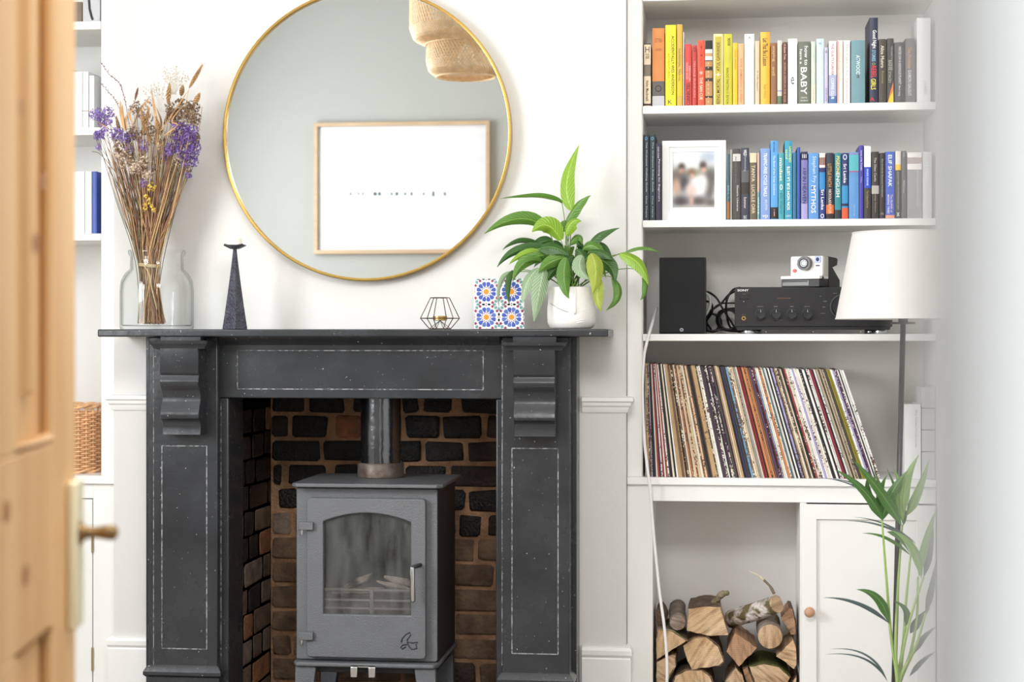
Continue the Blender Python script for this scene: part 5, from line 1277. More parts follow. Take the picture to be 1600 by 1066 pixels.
for pts_ in (((901, 503), (906, 500.5), (911, 500), (917, 501.5)), ((902, 505), (908, 503.5), (916, 503.5))):
    M().tube([onpot(x_, y_, -.0005) for x_, y_ in pts_], [.0008, .002] + [.002]*(len(pts_)-3) + [.0008], 8).build('lip', cer, pot, smooth=True)
spk = M()
rs_ = random.Random(5)
for _ in range(46):
    a = rs_.uniform(math.pi*1.02, math.pi*1.98); z_ = MZ + rs_.uniform(.02, .066); rr = pr_+.0001; q_ = Vector((pcx+rr*math.cos(a), YQ+rr*math.sin(a), z_)); s_ = rs_.uniform(.0004, .0009)
    tn = Vector((-math.sin(a), math.cos(a), 0))
    spk.add([q_+tn*s_, q_+Vector((0,0,s_)), q_-tn*s_, q_-Vector((0,0,s_))], [(0,1,2,3)])
spk.build('glaze_speckles', flat((120, 112, 106)), pot)['kind'] = 'stuff'
pl = root('peace_lily', (pcx, YQ, ptp-.028), 'leafy green peace lily with arching glossy leaves in the face pot', 'plant')
M().lathe((pcx, YQ), [(.001, ptp-.029), (pr_*.86, ptp-.029), (pr_*.86, ptp-.012), (.001, ptp-.009)], 28).build('soil', mat('potting_soil', (58, 46, 36), .95, var=.4, vscale=90, bump=.8), pl)
g_dark = leaf_mat('leaf_dark', (44, 84, 34), (96, 140, 66)); g_mid = leaf_mat('leaf_mid', (78, 124, 40), (134, 172, 84)); g_bri = leaf_mat('leaf_bright', (124, 164, 34), (172, 204, 90))
g_yel = leaf_mat('leaf_yellowing', (146, 164, 48), (190, 200, 96)); g_pale = leaf_mat('leaf_pale', (130, 158, 118), (186, 204, 170), vein=.6)  # the pale leaf is a lighter green with pale veins
stem_m = mat('leaf_stalk_green', (108, 138, 62), .45)
S3 = lambda x, y: (640 + x/2.962, 200 + y/2.961)
def LP(x, y, Y): X, Z = S3(x, y); return Vector((PX(X, Y), Y, PZ(X, Z, Y)))
LV = [  # base, ctrl, tip (crop px), width crop px, material, depth base/tip offsets, roll, fold
 ((750,378),(690,260),(785,80),72,g_bri,0,.02,.25,.15),
 ((706,350),(640,300),(418,328),34,g_mid,.02,-.02,1.0,.3),
 ((720,452),(775,330),(838,314),56,g_mid,-.01,-.03,.5,.3),
 ((640,470),(520,360),(345,490),66,g_mid,0,-.05,.5,.25),
 ((700,520),(640,400),(566,482),84,g_bri,-.03,-.06,.3,.3),
 ((722,500),(740,410),(796,430),62,g_bri,-.04,-.05,.4,.35),
 ((600,540),(500,500),(430,566),30,g_dark,0,-.04,.8,.3),
 ((660,560),(480,530),(405,645),46,g_dark,-.02,-.05,.5,.3),
 ((600,570),(520,570),(460,632),34,g_bri,-.04,-.06,.4,.3),
 ((680,590),(520,570),(476,712),66,g_mid,-.03,-.07,.4,.3),
 ((600,560),(660,530),(740,590),66,g_dark,-.05,-.07,.3,.25),
 ((720,600),(640,610),(596,672),60,g_mid,-.06,-.075,.3,.3),
 ((622,650),(600,740),(576,898),74,g_pale,-.06,-.085,.25,.2),
 ((600,650),(530,690),(522,812),66,g_pale,-.05,-.08,-.35,.25),
 ((724,600),(700,710),(738,790),66,g_mid,-.07,-.085,.25,.25),
 ((800,590),(760,650),(832,702),64,g_pale,-.06,-.08,.2,.25),
 ((840,580),(880,650),(846,770),78,g_yel,-.07,-.09,.2,.25),
 ((880,700),(850,780),(888,850),56,g_yel,-.05,-.07,-.3,.25),
 ((850,600),(950,620),(950,714),70,g_dark,-.03,-.05,-.4,.25),
 ((940,690),(1010,780),(908,846),44,g_mid,-.03,-.04,.5,.3),
 ((816,584),(850,480),(972,464),56,g_dark,0,-.02,.5,.25),
 ((830,570),(900,570),(942,612),46,g_dark,-.03,-.05,.3,.3),
 ((972,584),(1080,600),(1104,728),66,g_bri,-.03,-.05,.35,.25),
 ((994,576),(1080,520),(1168,582),34,g_mid,-.02,-.03,.9,.3),
 ((1086,660),(1110,760),(1068,798),32,g_mid,-.03,-.04,.6,.3),
 ((480,670),(400,680),(414,836),28,g_pale,-.06,-.085,.8,.3),
 ((480,660),(450,720),(462,818),34,g_dark,-.06,-.085,.7,.3),
 ((700,640),(640,660),(630,730),46,g_dark,-.04,-.06,.3,.3),
 ((770,560),(830,600),(820,690),54,g_dark,-.04,-.055,.3,.3),
 ((740,540),(790,470),(800,540),44,g_mid,-.01,-.02,.3,.3),
 ((700,560),(700,640),(760,700),70,g_dark,-.02,-.045,.2,.3),
 ((760,590),(700,620),(690,700),60,g_dark,-.03,-.05,-.2,.3),
 ((820,560),(790,640),(850,700),60,g_dark,-.01,-.04,.2,.3),
 ((740,470),(720,430),(690,490),52,g_mid,0,-.02,.3,.3),
 ((660,520),(600,520),(560,560),48,g_dark,.01,0,.3,.3),
 ((850,560),(890,530),(880,590),40,g_mid,-.01,-.02,.3,.3),
 ((610,620),(560,590),(500,650),36,g_mid,-.04,-.06,.6,.3),
]
rl_ = random.Random(3)
for _ in range(12):
    ax_, ay_ = rl_.uniform(660, 860), rl_.uniform(530, 620); dx_ = (ax_-750)*rl_.uniform(.5, 1.0)+rl_.uniform(-40, 40)
    LV.append(((ax_, ay_), (ax_+dx_*.6, ay_-50), (ax_+dx_*1.3, ay_+rl_.uniform(20, 100)), rl_.uniform(36, 58), rl_.choice([g_dark, g_dark, g_mid, g_bri]), rl_.uniform(-.02, .03), rl_.uniform(-.03, .03), rl_.uniform(-.4, .6), .28))
for b_, c_, t_, wd_, m_, yb0, yt0, roll, fold in LV:
    a = LP(*b_, YQ+yb0+.0); mm_ = LP(*c_, YQ+(yb0+yt0)/2-.01); e_ = LP(*t_, YQ+yt0)
    leaf(a, mm_, e_, wd_/2.96*kp, m_, pl, roll, fold, wave=.03)
    so = Vector((pcx + random.uniform(-.02, .02), YQ + random.uniform(-.015, .015), ptp-.012))
    mid_ = so.lerp(a, .55) + Vector((0, .0, abs(a.x-so.x)*.25+.004))
    M().tube([bez(so, mid_, a, i/8) for i in range(9)], [.0016]*5+[.0013]*4, 6).build('leaf_stalk', stem_m, pl, smooth=True)

# ---- palm at the right
YPm = 4.42
S5 = lambda x, y: (1280 + x/2.834, 690 + y/2.834)
def QP(x, y, Y=YPm): X, Z = S5(x, y); return Vector((PX(X, Y), Y, PZ(X, Z, Y)))
base = Vector((PX(1402, YPm), YPm, .29))
pp = root('floor_plant_pot', (base.x, YPm, 0), 'woven planter of the palm on the floor below the frame', 'plant pot')
M().lathe((base.x, YPm), [(.001, 0), (.12, 0), (.14, .03), (.15, .12), (.14, .225), (.13, .225), (.135, .20), (.001, .20)], 36).build('planter', mat('seagrass', (186, 160, 120), .8, var=.2, vscale=60, bump=.4), pp, smooth=40)
pa = root('potted_palm', (base.x, YPm, .205), 'slender green palm with arching leaflets in front of the lamp pole', 'plant')
M().lathe((base.x, YPm), [(.001, .201), (.134, .201), (.13, .212), (.001, .215)], 28).build('soil', MATS['potting_soil'], pa)
p_g = leaf_mat('palm_leaf_green', (74, 116, 58), (128, 164, 96), vein=.12); p_l = leaf_mat('palm_leaf_light', (132, 172, 92), (172, 202, 132), vein=.12); p_d = leaf_mat('palm_leaf_dusky', (88, 104, 108), (120, 134, 130), vein=.1)
pst = mat('palm_stem_green', (146, 176, 90), .45)
for k, pts_ in enumerate((
   [(345,1066),(318,860),(300,640),(278,350)], [(350,1066),(338,900),(350,620),(368,370)], [(352,1066),(372,900),(385,700),(405,500)], [(350,1066),(372,920),(410,760),(462,600)],
   [(348,1066),(330,960),(312,810)], [(352,1066),(366,930),(382,820)], [(356,1066),(400,950),(432,780),(436,600)], [(358,1066),(430,900),(470,760)])):
    q_ = [base + Vector((random.uniform(-.02,.02), random.uniform(-.02,.02), -.08))] + [QP(x_, y_, YPm + random.uniform(-.02, .02)) for x_, y_ in pts_]
    cp_ = curve_pts(q_, 6); n_ = len(cp_)
    M().tube(cp_, [.0052 - .0030*i/n_ for i in range(n_)], 8).build('stem', pst, pa, smooth=True)
PL = [ # base ctrl tip width material yoff
 ((280,348),(220,200),(70,124),46,p_g,-.02),((268,300),(190,170),(-10,160),10,p_d,.02),((270,345),(250,170),(40,166),12,p_d,.0),((276,345),(200,230),(215,155),40,p_g,.0),((280,352),(250,230),(300,150),40,p_g,.01),
 ((280,350),(300,230),(392,128),58,p_g,-.01),((366,374),(270,200),(150,82),54,p_g,-.03),((366,372),(300,280),(240,120),34,p_g,.0),((370,330),(330,260),(340,190),40,p_l,.0),((372,372),(380,300),(300,120),36,p_g,.02),
 ((376,320),(360,180),(442,58),52,p_l,-.01),((384,330),(440,240),(486,80),46,p_l,.01),((372,350),(350,260),(370,200),38,p_l,.0),((380,300),(370,220),(330,115),34,p_l,.02),
 ((430,455),(300,350),(125,352),13,p_d,.0),((426,448),(290,340),(150,335),9,p_d,.02),((404,505),(300,400),(190,407),18,p_g,.0),((452,605),(440,440),(320,395),44,p_l,-.01),((300,400),(350,400),(404,500),22,p_g,.02),
 ((312,808),(180,690),(18,692),22,p_d,.0),((310,806),(280,660),(166,656),46,p_g,-.02),((378,822),(420,740),(326,704),34,p_g,.0),((402,850),(430,790),(492,736),44,p_d,.03),  # last one: a shadow's grey set as a dusky leaflet
 ((302,1064),(240,900),(48,920),11,p_d,-.01),((300,1060),(230,920),(24,944),11,p_d,.01),
 ((470,760),(500,640),(520,520),34,p_d,.04),((440,600),(470,420),(520,300),40,p_l,.04),((462,600),(500,470),(500,330),36,p_d,.05),((420,940),(450,860),(520,820),30,p_d,.05),((400,1040),(450,960),(520,930),26,p_d,.05)]
for b_, c_, t_, wd_, m_, yo in PL:
    leaf(QP(*b_, YPm+yo), QP(*c_, YPm+yo-.02), QP(*t_, YPm+yo-.03), wd_/2.834*PM(1400, YPm), m_, pa, random.uniform(-.2, .5), .2, name='leaflet', shape='palm', nseg=14)

# ================================================================== MANTEL ORNAMENTS
# tile
YT_ = 4.745
tx0_, tx1_ = PX(740.5, YT_), PX(819.5, YT_); ts = tx1_-tx0_
tl_ = root('patterned_tile', ((tx0_+tx1_)/2, YT_, MZ), 'square ceramic tile with blue and orange star pattern leaning on the mantel', 'tile')
TS = ts; tlean = .10
BX(tx0_, tx1_, YT_, YT_+.008, MZ+.0005, MZ+TS).build('tile_body', mat('white_glazed_tile', (240, 240, 242), .2), tl_, bevel=.0012)
cells = {'petal': ((74,96,178), M()), 'petal_b': ((96,120,188), M()), 'star': ((150,40,80), M()), 'sun': ((236,150,50), M()), 'dot': ((150,46,60), M()), 'oval': ((116,160,160), M()), 'dark': ((62,54,72), M())}
def poly_px(key, pts): # tile-local coords 0..1
    ps = [(min(max(u, .008), .992), min(max(v, .008), .992)) for u, v in pts]
    cells[key][1].add([(tx0_+u*TS, YT_-.0004, MZ+v*TS) for u, v in ps], [list(range(len(ps)))])
for cu_ in (.245, .745):
    for cv in (.235, .735):
        r0 = .25
        poly_px('sun', [(cu_+.058*math.cos(a*math.pi/12)*(1 if a % 2 == 0 else .86), cv+.058*math.sin(a*math.pi/12)*(1 if a % 2 == 0 else .86)) for a in range(24)])
        for k in range(12):
            a = math.pi/12 + k*math.pi/6; ca_, sa_ = math.cos(a), math.sin(a)
            pts_ = []
            for s_, w_ in ((.085, 0), (.115, .022), (.145, .036), (.170, .040), (.190, .029), (.198, 0)):
                pts_.append((s_, w_))
            out = [(s_, w_) for s_, w_ in pts_] + [(s_, -w_) for s_, w_ in pts_[-2:0:-1]]
            poly_px('petal' if (k % 2 or cv > .5) else 'petal_b', [(cu_+s_*ca_-w_*sa_, cv+s_*sa_+w_*ca_) for s_, w_ in out])
            a = k*math.pi/6; ca_, sa_ = math.cos(a), math.sin(a)
            poly_px('dot', [(cu_+s_*ca_-w_*sa_, cv+s_*sa_+w_*ca_) for s_, w_ in ((.066, 0), (.082, .010), (.104, 0), (.082, -.010))])
            if k % 3:
                rr = .245; c2u, c2v = cu_+rr*ca_, cv+rr*sa_
                poly_px('star', [(c2u+(.042 if j % 2 == 0 else .019)*math.cos(a+j*math.pi/5), c2v+(.042 if j % 2 == 0 else .019)*math.sin(a+j*math.pi/5)) for j in range(10)])
            else:
                rr = .232; c2u, c2v = cu_+rr*ca_, cv+rr*sa_
                poly_px('dot', [(c2u+(.019 if j % 2 == 0 else .008)*math.cos(a+j*math.pi/4), c2v+(.019 if j % 2 == 0 else .008)*math.sin(a+j*math.pi/4)) for j in range(8)])
                for sg in (1, -1):
                    oc = (cu_+.2475*ca_ - sg*.055*sa_, cv+.2475*sa_ + sg*.055*ca_)
                    poly_px('dark', [(oc[0]-sa_*.030*math.cos(j*math.pi/6)+ca_*.017*math.sin(j*math.pi/6), oc[1]+ca_*.030*math.cos(j*math.pi/6)+sa_*.017*math.sin(j*math.pi/6)) for j in range(12)])
for cu_ in (-.005, .495, .995):
    for cv in (-.015, .485, .985):
        for k in range(8):
            a = k*math.pi/4; oc = (cu_+.088*math.cos(a), cv+.088*math.sin(a))
            if not (0 < oc[0] < 1 and 0 < oc[1] < 1): continue
            poly_px('oval', [(oc[0]+.035*math.cos(a)*math.cos(j*math.pi/6)-.027*math.sin(a)*math.sin(j*math.pi/6), oc[1]+.035*math.sin(a)*math.cos(j*math.pi/6)+.027*math.cos(a)*math.sin(j*math.pi/6)) for j in range(12)])
for key, (c_, m_) in cells.items():
    if m_.v: m_.build('glazed_pattern', flat(c_, .25), tl_, recalc=False)['kind'] = 'stuff'
for o_ in [tl_]:
    o_.rotation_euler = (-0.0, 0, 0)

# geometric tealight holder
YG = 4.72
gx_, gk = PX(687.5, YG), PM(687.5, YG)
cop = mat('dark_copper_wire', (104, 78, 74), .35, metal=.8)
th = root('tealight_holder', (gx_, YG, MZ), 'small geometric copper wire tealight holder between the mirror and the tile', 'candle holder')
zt2, zm2 = MZ+49*gk, MZ+17*gk; rw = .0013
def rg(r, z, n=6, ph=.35): return [Vector((gx_+r*math.cos(ph+2*math.pi*i/n), YG+r*math.sin(ph+2*math.pi*i/n), z)) for i in range(n)]
t6, m6, b6 = rg(15*gk, zt2), rg(31*gk, zm2), rg(17*gk, MZ+rw)
wm = M()
for r6 in (t6, m6, b6):
    for i in range(6): wm.tube([r6[i], r6[(i+1) % 6]], rw, 6)
for i in range(6): wm.tube([t6[i], m6[i]], rw, 6); wm.tube([m6[i], b6[i]], rw, 6)
wm.build('wire_frame', cop, th)
sp = M()
for i in range(6): sp.tube([b6[i], Vector((gx_, YG, zm2-.006))], .0008, 5)
sp.tube([m6[0], Vector((gx_-.02, YG, zm2))], .001, 5); sp.tube([m6[3], Vector((gx_+.02, YG, zm2))], .001, 5)
sp.build('support_wires', cop, th)
M().lathe((gx_, YG), [(.018, zm2-.006), (.0195, zm2-.005), (.0195, zm2+.006), (.0185, zm2+.006), (.018, zm2-.003)], 28).build('tealight_cup', mat('brass_cup', (190, 156, 96), .3, metal=.9), th, smooth=40)
tc_ = M().lathe((gx_, YG), [(.001, zm2-.003), (.0178, zm2-.003), (.0178, zm2+.003), (.001, zm2+.003)], 24).build('tealight', mat('candle_wax', (240, 234, 222), .5, sss=.2), smooth=40)
tag(tc_, 'white tealight resting in the brass cup of the wire holder', 'candle')

# tall iron candlestick
YH = 4.70
hx_, hk = PX(367, YH), PM(367, YH)
iron_c = mat('hammered_iron', (66, 66, 76), .42, metal=.6, rgb2=(96, 98, 112), vscale=40, bump=.9, bscale=160)
ch = root('iron_candlestick', (hx_, YH, MZ), 'dark hammered iron tapering candlestick between the glass jar and the mirror', 'candle holder')
zt3 = MZ + 126*hk
def sq_(r, z, ph): return [Vector((hx_+r*math.cos(ph+math.pi/2*i), YH+r*math.sin(ph+math.pi/2*i), z)) for i in range(4)]
m = M(); rings = 14
vs = []
for j in range(rings+1):
    t_ = j/rings; r_ = (16.5*(1-t_)**1.15 + 3.2)*hk; vs += sq_(r_, MZ + (zt3-MZ)*t_, math.radians(-72 + 4*t_))
m.add(vs, [(j*4+i, j*4+(i+1) % 4, (j+1)*4+(i+1) % 4, (j+1)*4+i) for j in range(rings) for i in range(4)] + [(3,2,1,0), tuple(rings*4+i for i in range(4))])
m.build('column', iron_c, ch, bevel=.0015)
dish = M(); dz0 = zt3
ri = 10; vs = []
for r_, z_ in ((.002, dz0-.002), (7*hk, dz0-.001), (12*hk, dz0+.003), (17.5*hk, dz0+.008), (17.5*hk, dz0+.0095), (12*hk, dz0+.0045), (.002, dz0+.001)):
    for j in range(4*4):
        a = 2*math.pi*j/16; sqf = 1/max(abs(math.cos(a)), abs(math.sin(a)))**.35; vs.append((hx_+r_*sqf*math.cos(a+.1), YH+r_*sqf*math.sin(a+.1), z_ + (.003 if (j % 4 == 2 and r_ > 15*hk) else 0)))
dish.add(vs, [(i*16+j, i*16+(j+1) % 16, (i+1)*16+(j+1) % 16, (i+1)*16+j) for i in range(6) for j in range(16)])
dish.build('drip_dish', iron_c, ch, smooth=40)
cd = M().lathe((hx_, YH), [(.001, dz0+.0035), (11*hk, dz0+.0035), (11*hk, dz0+.027), (10.4*hk, dz0+.0285), (6*hk, dz0+.0265), (.001, dz0+.026)], 28)
cd.tube([(hx_, YH, dz0+.026), (hx_+.001, YH, dz0+.032)], .0006, 5)
tag(cd.build('pillar_candle', MATS['candle_wax'], smooth=40), 'short cream candle in the dish of the iron candlestick', 'candle')

# glass jar
YV = 4.735
vx, vk = PX(245, YV), PM(245, YV)
def clear_glass():
    m = bpy.data.materials.new('clear_jar_glass'); m.use_nodes = True; nt = m.node_tree; nt.nodes.remove(nt.nodes['Principled BSDF'])
    tr = nt.nodes.new('ShaderNodeBsdfTransparent'); tcr = nt.nodes.new('ShaderNodeValToRGB'); tcr.color_ramp.elements[0].position = .55; tcr.color_ramp.elements[0].color = (.99, .995, .995, 1); tcr.color_ramp.elements[1].position = 1.0; tcr.color_ramp.elements[1].color = (.62, .65, .65, 1)
    gl = nt.nodes.new('ShaderNodeBsdfGlossy'); gl.inputs['Roughness'].default_value = .015
    lwt = nt.nodes.new('ShaderNodeLayerWeight'); lwt.inputs[0].default_value = .5
    nt.links.new(lwt.outputs['Facing'], tcr.inputs[0]); nt.links.new(tcr.outputs[0], tr.inputs[0])
    pw = nt.nodes.new('ShaderNodeMath'); pw.operation = 'POWER'; pw.inputs[1].default_value = 4.0; nt.links.new(lwt.outputs['Facing'], pw.inputs[0])
    lw = nt.nodes.new('ShaderNodeMath'); lw.operation = 'MULTIPLY_ADD'; lw.inputs[1].default_value = .55; lw.inputs[2].default_value = .03; nt.links.new(pw.outputs[0], lw.inputs[0])
    mx = nt.nodes.new('ShaderNodeMixShader'); nt.links.new(lw.outputs[0], mx.inputs[0]); nt.links.new(tr.outputs[0], mx.inputs[1]); nt.links.new(gl.outputs[0], mx.inputs[2])
    nt.links.new(mx.outputs[0], nt.nodes['Material Output'].inputs[0]); MATS['clear_jar_glass'] = m; return m
va = root('glass_jar', (vx, YV, MZ), 'large clear glass apothecary jar with a wide neck holding the dried flowers', 'vase')
R_, Rn = 57*vk, 42*vk
zz = lambda y: MZ + (511-y)*vk
prof = [(.001, zz(511)), (R_*.97, zz(511)), (R_, zz(508)), (R_, zz(450)), (R_*.97, zz(436)), (R_*.86, zz(424)), (Rn*.98, zz(417)), (Rn*.97, zz(398)), (Rn*1.03, zz(394)), (Rn*1.06, zz(390)), (Rn*1.03, zz(387.5)),
        (Rn*.97, zz(389)), (Rn*.92, zz(396)), (Rn*.93, zz(418)), (R_*.82, zz(426)), (R_*.94, zz(438)), (R_*.97, zz(452)), (R_*.965, zz(504)), (R_*.90, zz(506)), (.001, zz(505))]
M().lathe((vx, YV), prof, 64).build('jar_body', clear_glass(), va, smooth=50)

# dried flowers
bq = root('dried_flower_bunch', (vx-.01, YV, zz(504)), 'bunch of dried purple statice, wheat ears and brown grasses tied with twine', 'flowers')
S6 = lambda x, y: (120 + x/4.846, 80 + y/4.844)
rr_ = random.Random(11)
def VP(px, py, Y): return Vector((PX(px, Y), Y, PZ(px, py, Y)))
stc = [mat('stem_rust', (140, 98, 76), .7), mat('stem_straw', (196, 164, 116), .7), mat('stem_dark', (92, 68, 60), .7), mat('stem_green_brown', (118, 106, 76), .7), mat('stem_tan', (170, 128, 88), .7)]
neckc = Vector((PX(233, YV), YV, zz(405)))
def stemline(tip, m_=None, r=.0012, name='stem'):
    bx_ = vx + rr_.uniform(-.048, .018)*1.0; by = YV + rr_.uniform(-.03, .03)
    nk = neckc + Vector((rr_.uniform(-.022, .022) + (tip.x-neckc.x)*.10, rr_.uniform(-.020, .020), 0))
    b0_ = Vector((bx_, by, zz(503)+rr_.uniform(0, .006)))
    pts_ = curve_pts([b0_, nk, nk.lerp(tip, .5)+Vector((rr_.uniform(-.006, .006), 0, 0)), tip], 5)
    n_ = len(pts_)
    return M().tube(pts_, [r]*(n_//2) + [r*(1-.5*i/(n_-n_//2)) for i in range(n_-n_//2)], 5, cap=False).build(name, m_ or rr_.choice(stc), bq, smooth=True)
def florets(c, R3, n, size, m_, name='flower_head', flatz=1.0):
    m = M()
    for _ in range(n):
        while True:
            d = Vector((rr_.uniform(-1, 1), rr_.uniform(-1, 1), rr_.uniform(-1, 1)))
            if .25 < d.length < 1: break
        p = c + Vector((d.x*R3[0], d.y*R3[1], d.z*R3[2])); out = d.normalized()
        a = out.cross(Vector((rr_.random(), rr_.random(), rr_.random()))).normalized(); b_ = out.cross(a)
        s_ = size*rr_.uniform(.6, 1.2)
        k_ = 5; vs = [p]
        for j in range(k_):
            an = 2*math.pi*j/k_; vs.append(p + (a*math.cos(an)+b_*math.sin(an))*s_ + out*s_*.7)
            an += math.pi/k_; vs.append(p + (a*math.cos(an)+b_*math.sin(an))*s_*.5 + out*s_*.35)
        m.add(vs, [(0, 1+2*j, 2+2*j) for j in range(k_)] + [(0, 2+2*j, 1+(2*j+2) % (2*k_)) for j in range(k_)])
    return m.build(name, m_, bq, recalc=False)
pur = mat('purple_statice', (122, 92, 168), .8, rgb2=(168, 142, 210), vscale=160); pur2 = mat('deep_purple_statice', (94, 66, 130), .8, rgb2=(146, 112, 186), vscale=160)
offw = mat('dried_white_statice', (224, 210, 192), .85, rgb2=(178, 152, 128), vscale=120); brn = mat('dried_brown_heads', (164, 138, 108), .85, rgb2=(108, 82, 62), vscale=120); yel = mat('dried_yellow_heads', (232, 210, 112), .85, rgb2=(208, 172, 60), vscale=120)
straw_ = mat('dried_straw_heads', (206, 178, 136), .85, rgb2=(160, 122, 84), vscale=120); lil = mat('pale_lilac_petals', (176, 152, 214), .8, rgb2=(130, 102, 180), vscale=160)
straw = mat('straw_ear', (206, 168, 118), .75, rgb2=(160, 120, 80), vscale=90)
u6 = vk/4.846*1.0
def head(cx_, cy_, rx, ry, n, m_, dy=None, size=.0046, stem=True):
    px, py = S6(cx_, cy_); Yh = YV + (dy if dy is not None else rr_.uniform(-.035, .035))
    c = VP(px, py, Yh)
    florets(c, (rx*1.3*vk/4.846, rx*1.1*vk/4.846, ry*1.3*vk/4.846), int(n*1.9), size*.95, m_)
    if stem: stemline(c)
for a in ((150,480,44,40,46),(232,470,42,36,46),(212,545,40,34,40),(170,640,36,28,30),(150,625,20,18,12),(300,625,42,36,46),(355,660,38,30,36),(425,640,40,26,34),(500,720,34,44,40),(400,742,34,26,26),(505,1000,24,24,16)):
    head(*a, pur)
for a in ((800,580,46,34,50),(865,600,44,34,46),(760,640,40,34,44),(715,735,46,34,46),(785,700,50,36,56),(680,800,40,32,40),(870,700,46,40,56),(895,745,36,44,46),(825,785,52,34,56),(760,840,60,26,56),(880,835,34,30,34),(840,940,22,18,12),(800,660,40,30,40),(850,650,40,30,40)):
    head(*a, pur2 if rr_.random() < .6 else pur)
for a in ((340,790,44,26,34),(400,800,44,26,34),(350,850,36,36,30),(440,890,46,34,40),(515,835,40,30,34),(535,940,34,34,34),(480,880,34,30,30),(420,830,36,26,26),(470,940,26,40,24)):
    head(*a, offw, size=.0052)
for a in ((780,470,60,44,56),(825,440,50,36,46),(880,420,46,34,40),(900,520,34,40,34),(740,500,34,44,34),(850,490,44,34,36),(790,380,34,16,20),(700,430,30,40,26),(900,660,28,34,24),(430,620,26,40,22),(620,650,30,60,34),(560,600,26,50,26),(310,730,26,50,24)):
    head(*a, brn, size=.005)
for a in ((560,1030,30,26,22),):
    head(*a, yel)
for x_, y_ in ((330,30),(345,55),(325,95),(350,85),(375,110),(390,135),(325,125),(360,60)):
    c = VP(160+x_/4.846, 300+y_/4.846, YV-.03); florets(c, (.0055,.0055,.0055), 14, .0035, yel)
for _ in range(34):
    m_ = rr_.choice([brn, brn, offw, offw, straw_]); x_ = rr_.uniform(300, 900); y_ = rr_.uniform(400, 930)
    if 640 < x_ and 560 < y_ < 860 and rr_.random() < .6: continue
    head(x_, y_, rr_.uniform(18, 32), rr_.uniform(22, 42), 16, m_, size=.0045)
for _ in range(16):
    head(rr_.uniform(140, 520) if rr_.random() < .5 else rr_.uniform(650, 900), rr_.uniform(480, 860), 20, 20, 9, lil, size=.005)
def ear(b_, t_, w_, m_=straw, rows_=11, name='wheat_ear', awn=.0):
    bpx, tpx = S6(*b_), S6(*t_); Yh = YV + rr_.uniform(-.03, .03); p0, p1 = VP(*bpx, Yh), VP(*tpx, Yh-.01)
    m = M(); ax = (p1-p0); L = ax.length; ax.normalize(); wd = w_*vk/4.846
    for i in range(rows_):
        for k in range(4):
            an = k*math.pi/2 + (i % 2)*math.pi/4; s_ = ax.cross(Vector((0, 1, 0))).normalized(); u2 = ax.cross(s_)
            rad = s_*math.cos(an) + u2*math.sin(an); tt = (i+.2)/rows_; prof_ = math.sin(math.pi*(.15+.8*tt))
            c = p0 + ax*L*tt
            m.tube([c, c+rad*wd*.5*prof_+ax*L/rows_*.6, c+rad*wd*.35*prof_+ax*L/rows_*1.5], [.0006, wd*.24*prof_, .0003], 4)
            if awn: m.tube([c+rad*wd*.3+ax*L/rows_, c+rad*wd*(.5+awn)+ax*L/rows_*(2+awn*7)], [.0003, .0001], 3)
    o = m.build(name, m_, bq, smooth=50); stemline(p0, stc[1]); return o
ear((690,400),(702,250),34); ear((790,340),(802,255),34); ear((890,400),(930,320),36); ear((500,640),(545,430),30, rows_=14); ear((510,600),(490,440),26, rows_=12); ear((850,280),(948,108),26, rows_=16, awn=.3); ear((440,370),(462,285),18, stc[0], 7, 'seed_head'); ear((640,640),(600,500),28, rows_=12); ear((560,700),(520,560),26, rows_=12)
ear((330,640),(300,500),26, brn); ear((660,560),(720,420),28, brn, 12)
def strip(pts_, w_, m_, name='dry_leaf'):
    Yh = YV + rr_.uniform(-.03, .02); q_ = curve_pts([VP(*S6(*p_), Yh) for p_ in pts_], 5); n_ = len(q_); m = M(); vs = []
    for i, p_ in enumerate(q_):
        tn = (q_[min(i+1, n_-1)]-q_[max(i-1, 0)]).normalized(); s_ = tn.cross(Vector((.2, 1, 0))).normalized(); f = math.sin(math.pi*min(1, .12+.88*i/(n_-1)))**.7*w_*vk/4.846/2
        vs += [p_+s_*f, p_+Vector((0, -f*.5, 0)), p_-s_*f]
    m.add(vs, [(i*3+k, i*3+k+1, (i+1)*3+k+1, (i+1)*3+k) for i in range(n_-1) for k in (0, 1)])
    return m.build(name, m_, bq, smooth=True)
tanl_ = mat('dry_tan_leaf', (206, 166, 118), .7, rgb2=(170, 122, 78), vscale=30)
for pts_, w_ in (([(360,600),(335,470),(330,370)],26), ([(375,600),(350,500),(345,400)],22), ([(600,700),(605,560),(560,260)],28), ([(620,700),(600,520),(580,400)],24), ([(430,560),(480,440),(560,340)],18), ([(420,540),(400,480),(440,420)],18),
   ([(640,600),(740,450),(850,290)],14), ([(660,640),(760,560),(720,520),(850,360)],12), ([(600,900),(660,700),(740,520)],14), ([(380,600),(370,520),(400,450)],20), ([(610,640),(640,540),(600,420)],18), ([(700,640),(750,580),(820,540)],16), ([(260,600),(200,560),(160,540)],10)):
    strip(pts_, w_, tanl_)
def twig(pts_, r=.0007, m_=None, seeds=0, name='twig'):
    Yh = YV + rr_.uniform(-.03, .03); q_ = curve_pts([VP(*S6(*p_), Yh) for p_ in pts_], 6); m = M().tube(q_, r, 5, cap=False)
    for k in range(seeds):
        p_ = q_[int(len(q_)*.62*k/seeds)] + Vector((rr_.uniform(-.002, .002), rr_.uniform(-.002, .002), rr_.uniform(-.002, .002)))
        m.tube([p_, p_+Vector((rr_.uniform(-.003, .003), 0, .004))], [.0018, .0005], 4)
    return m.build(name, m_ or stc[2], bq, smooth=True)
lav = mat('greyed_seed_twig', (142, 118, 118), .8)
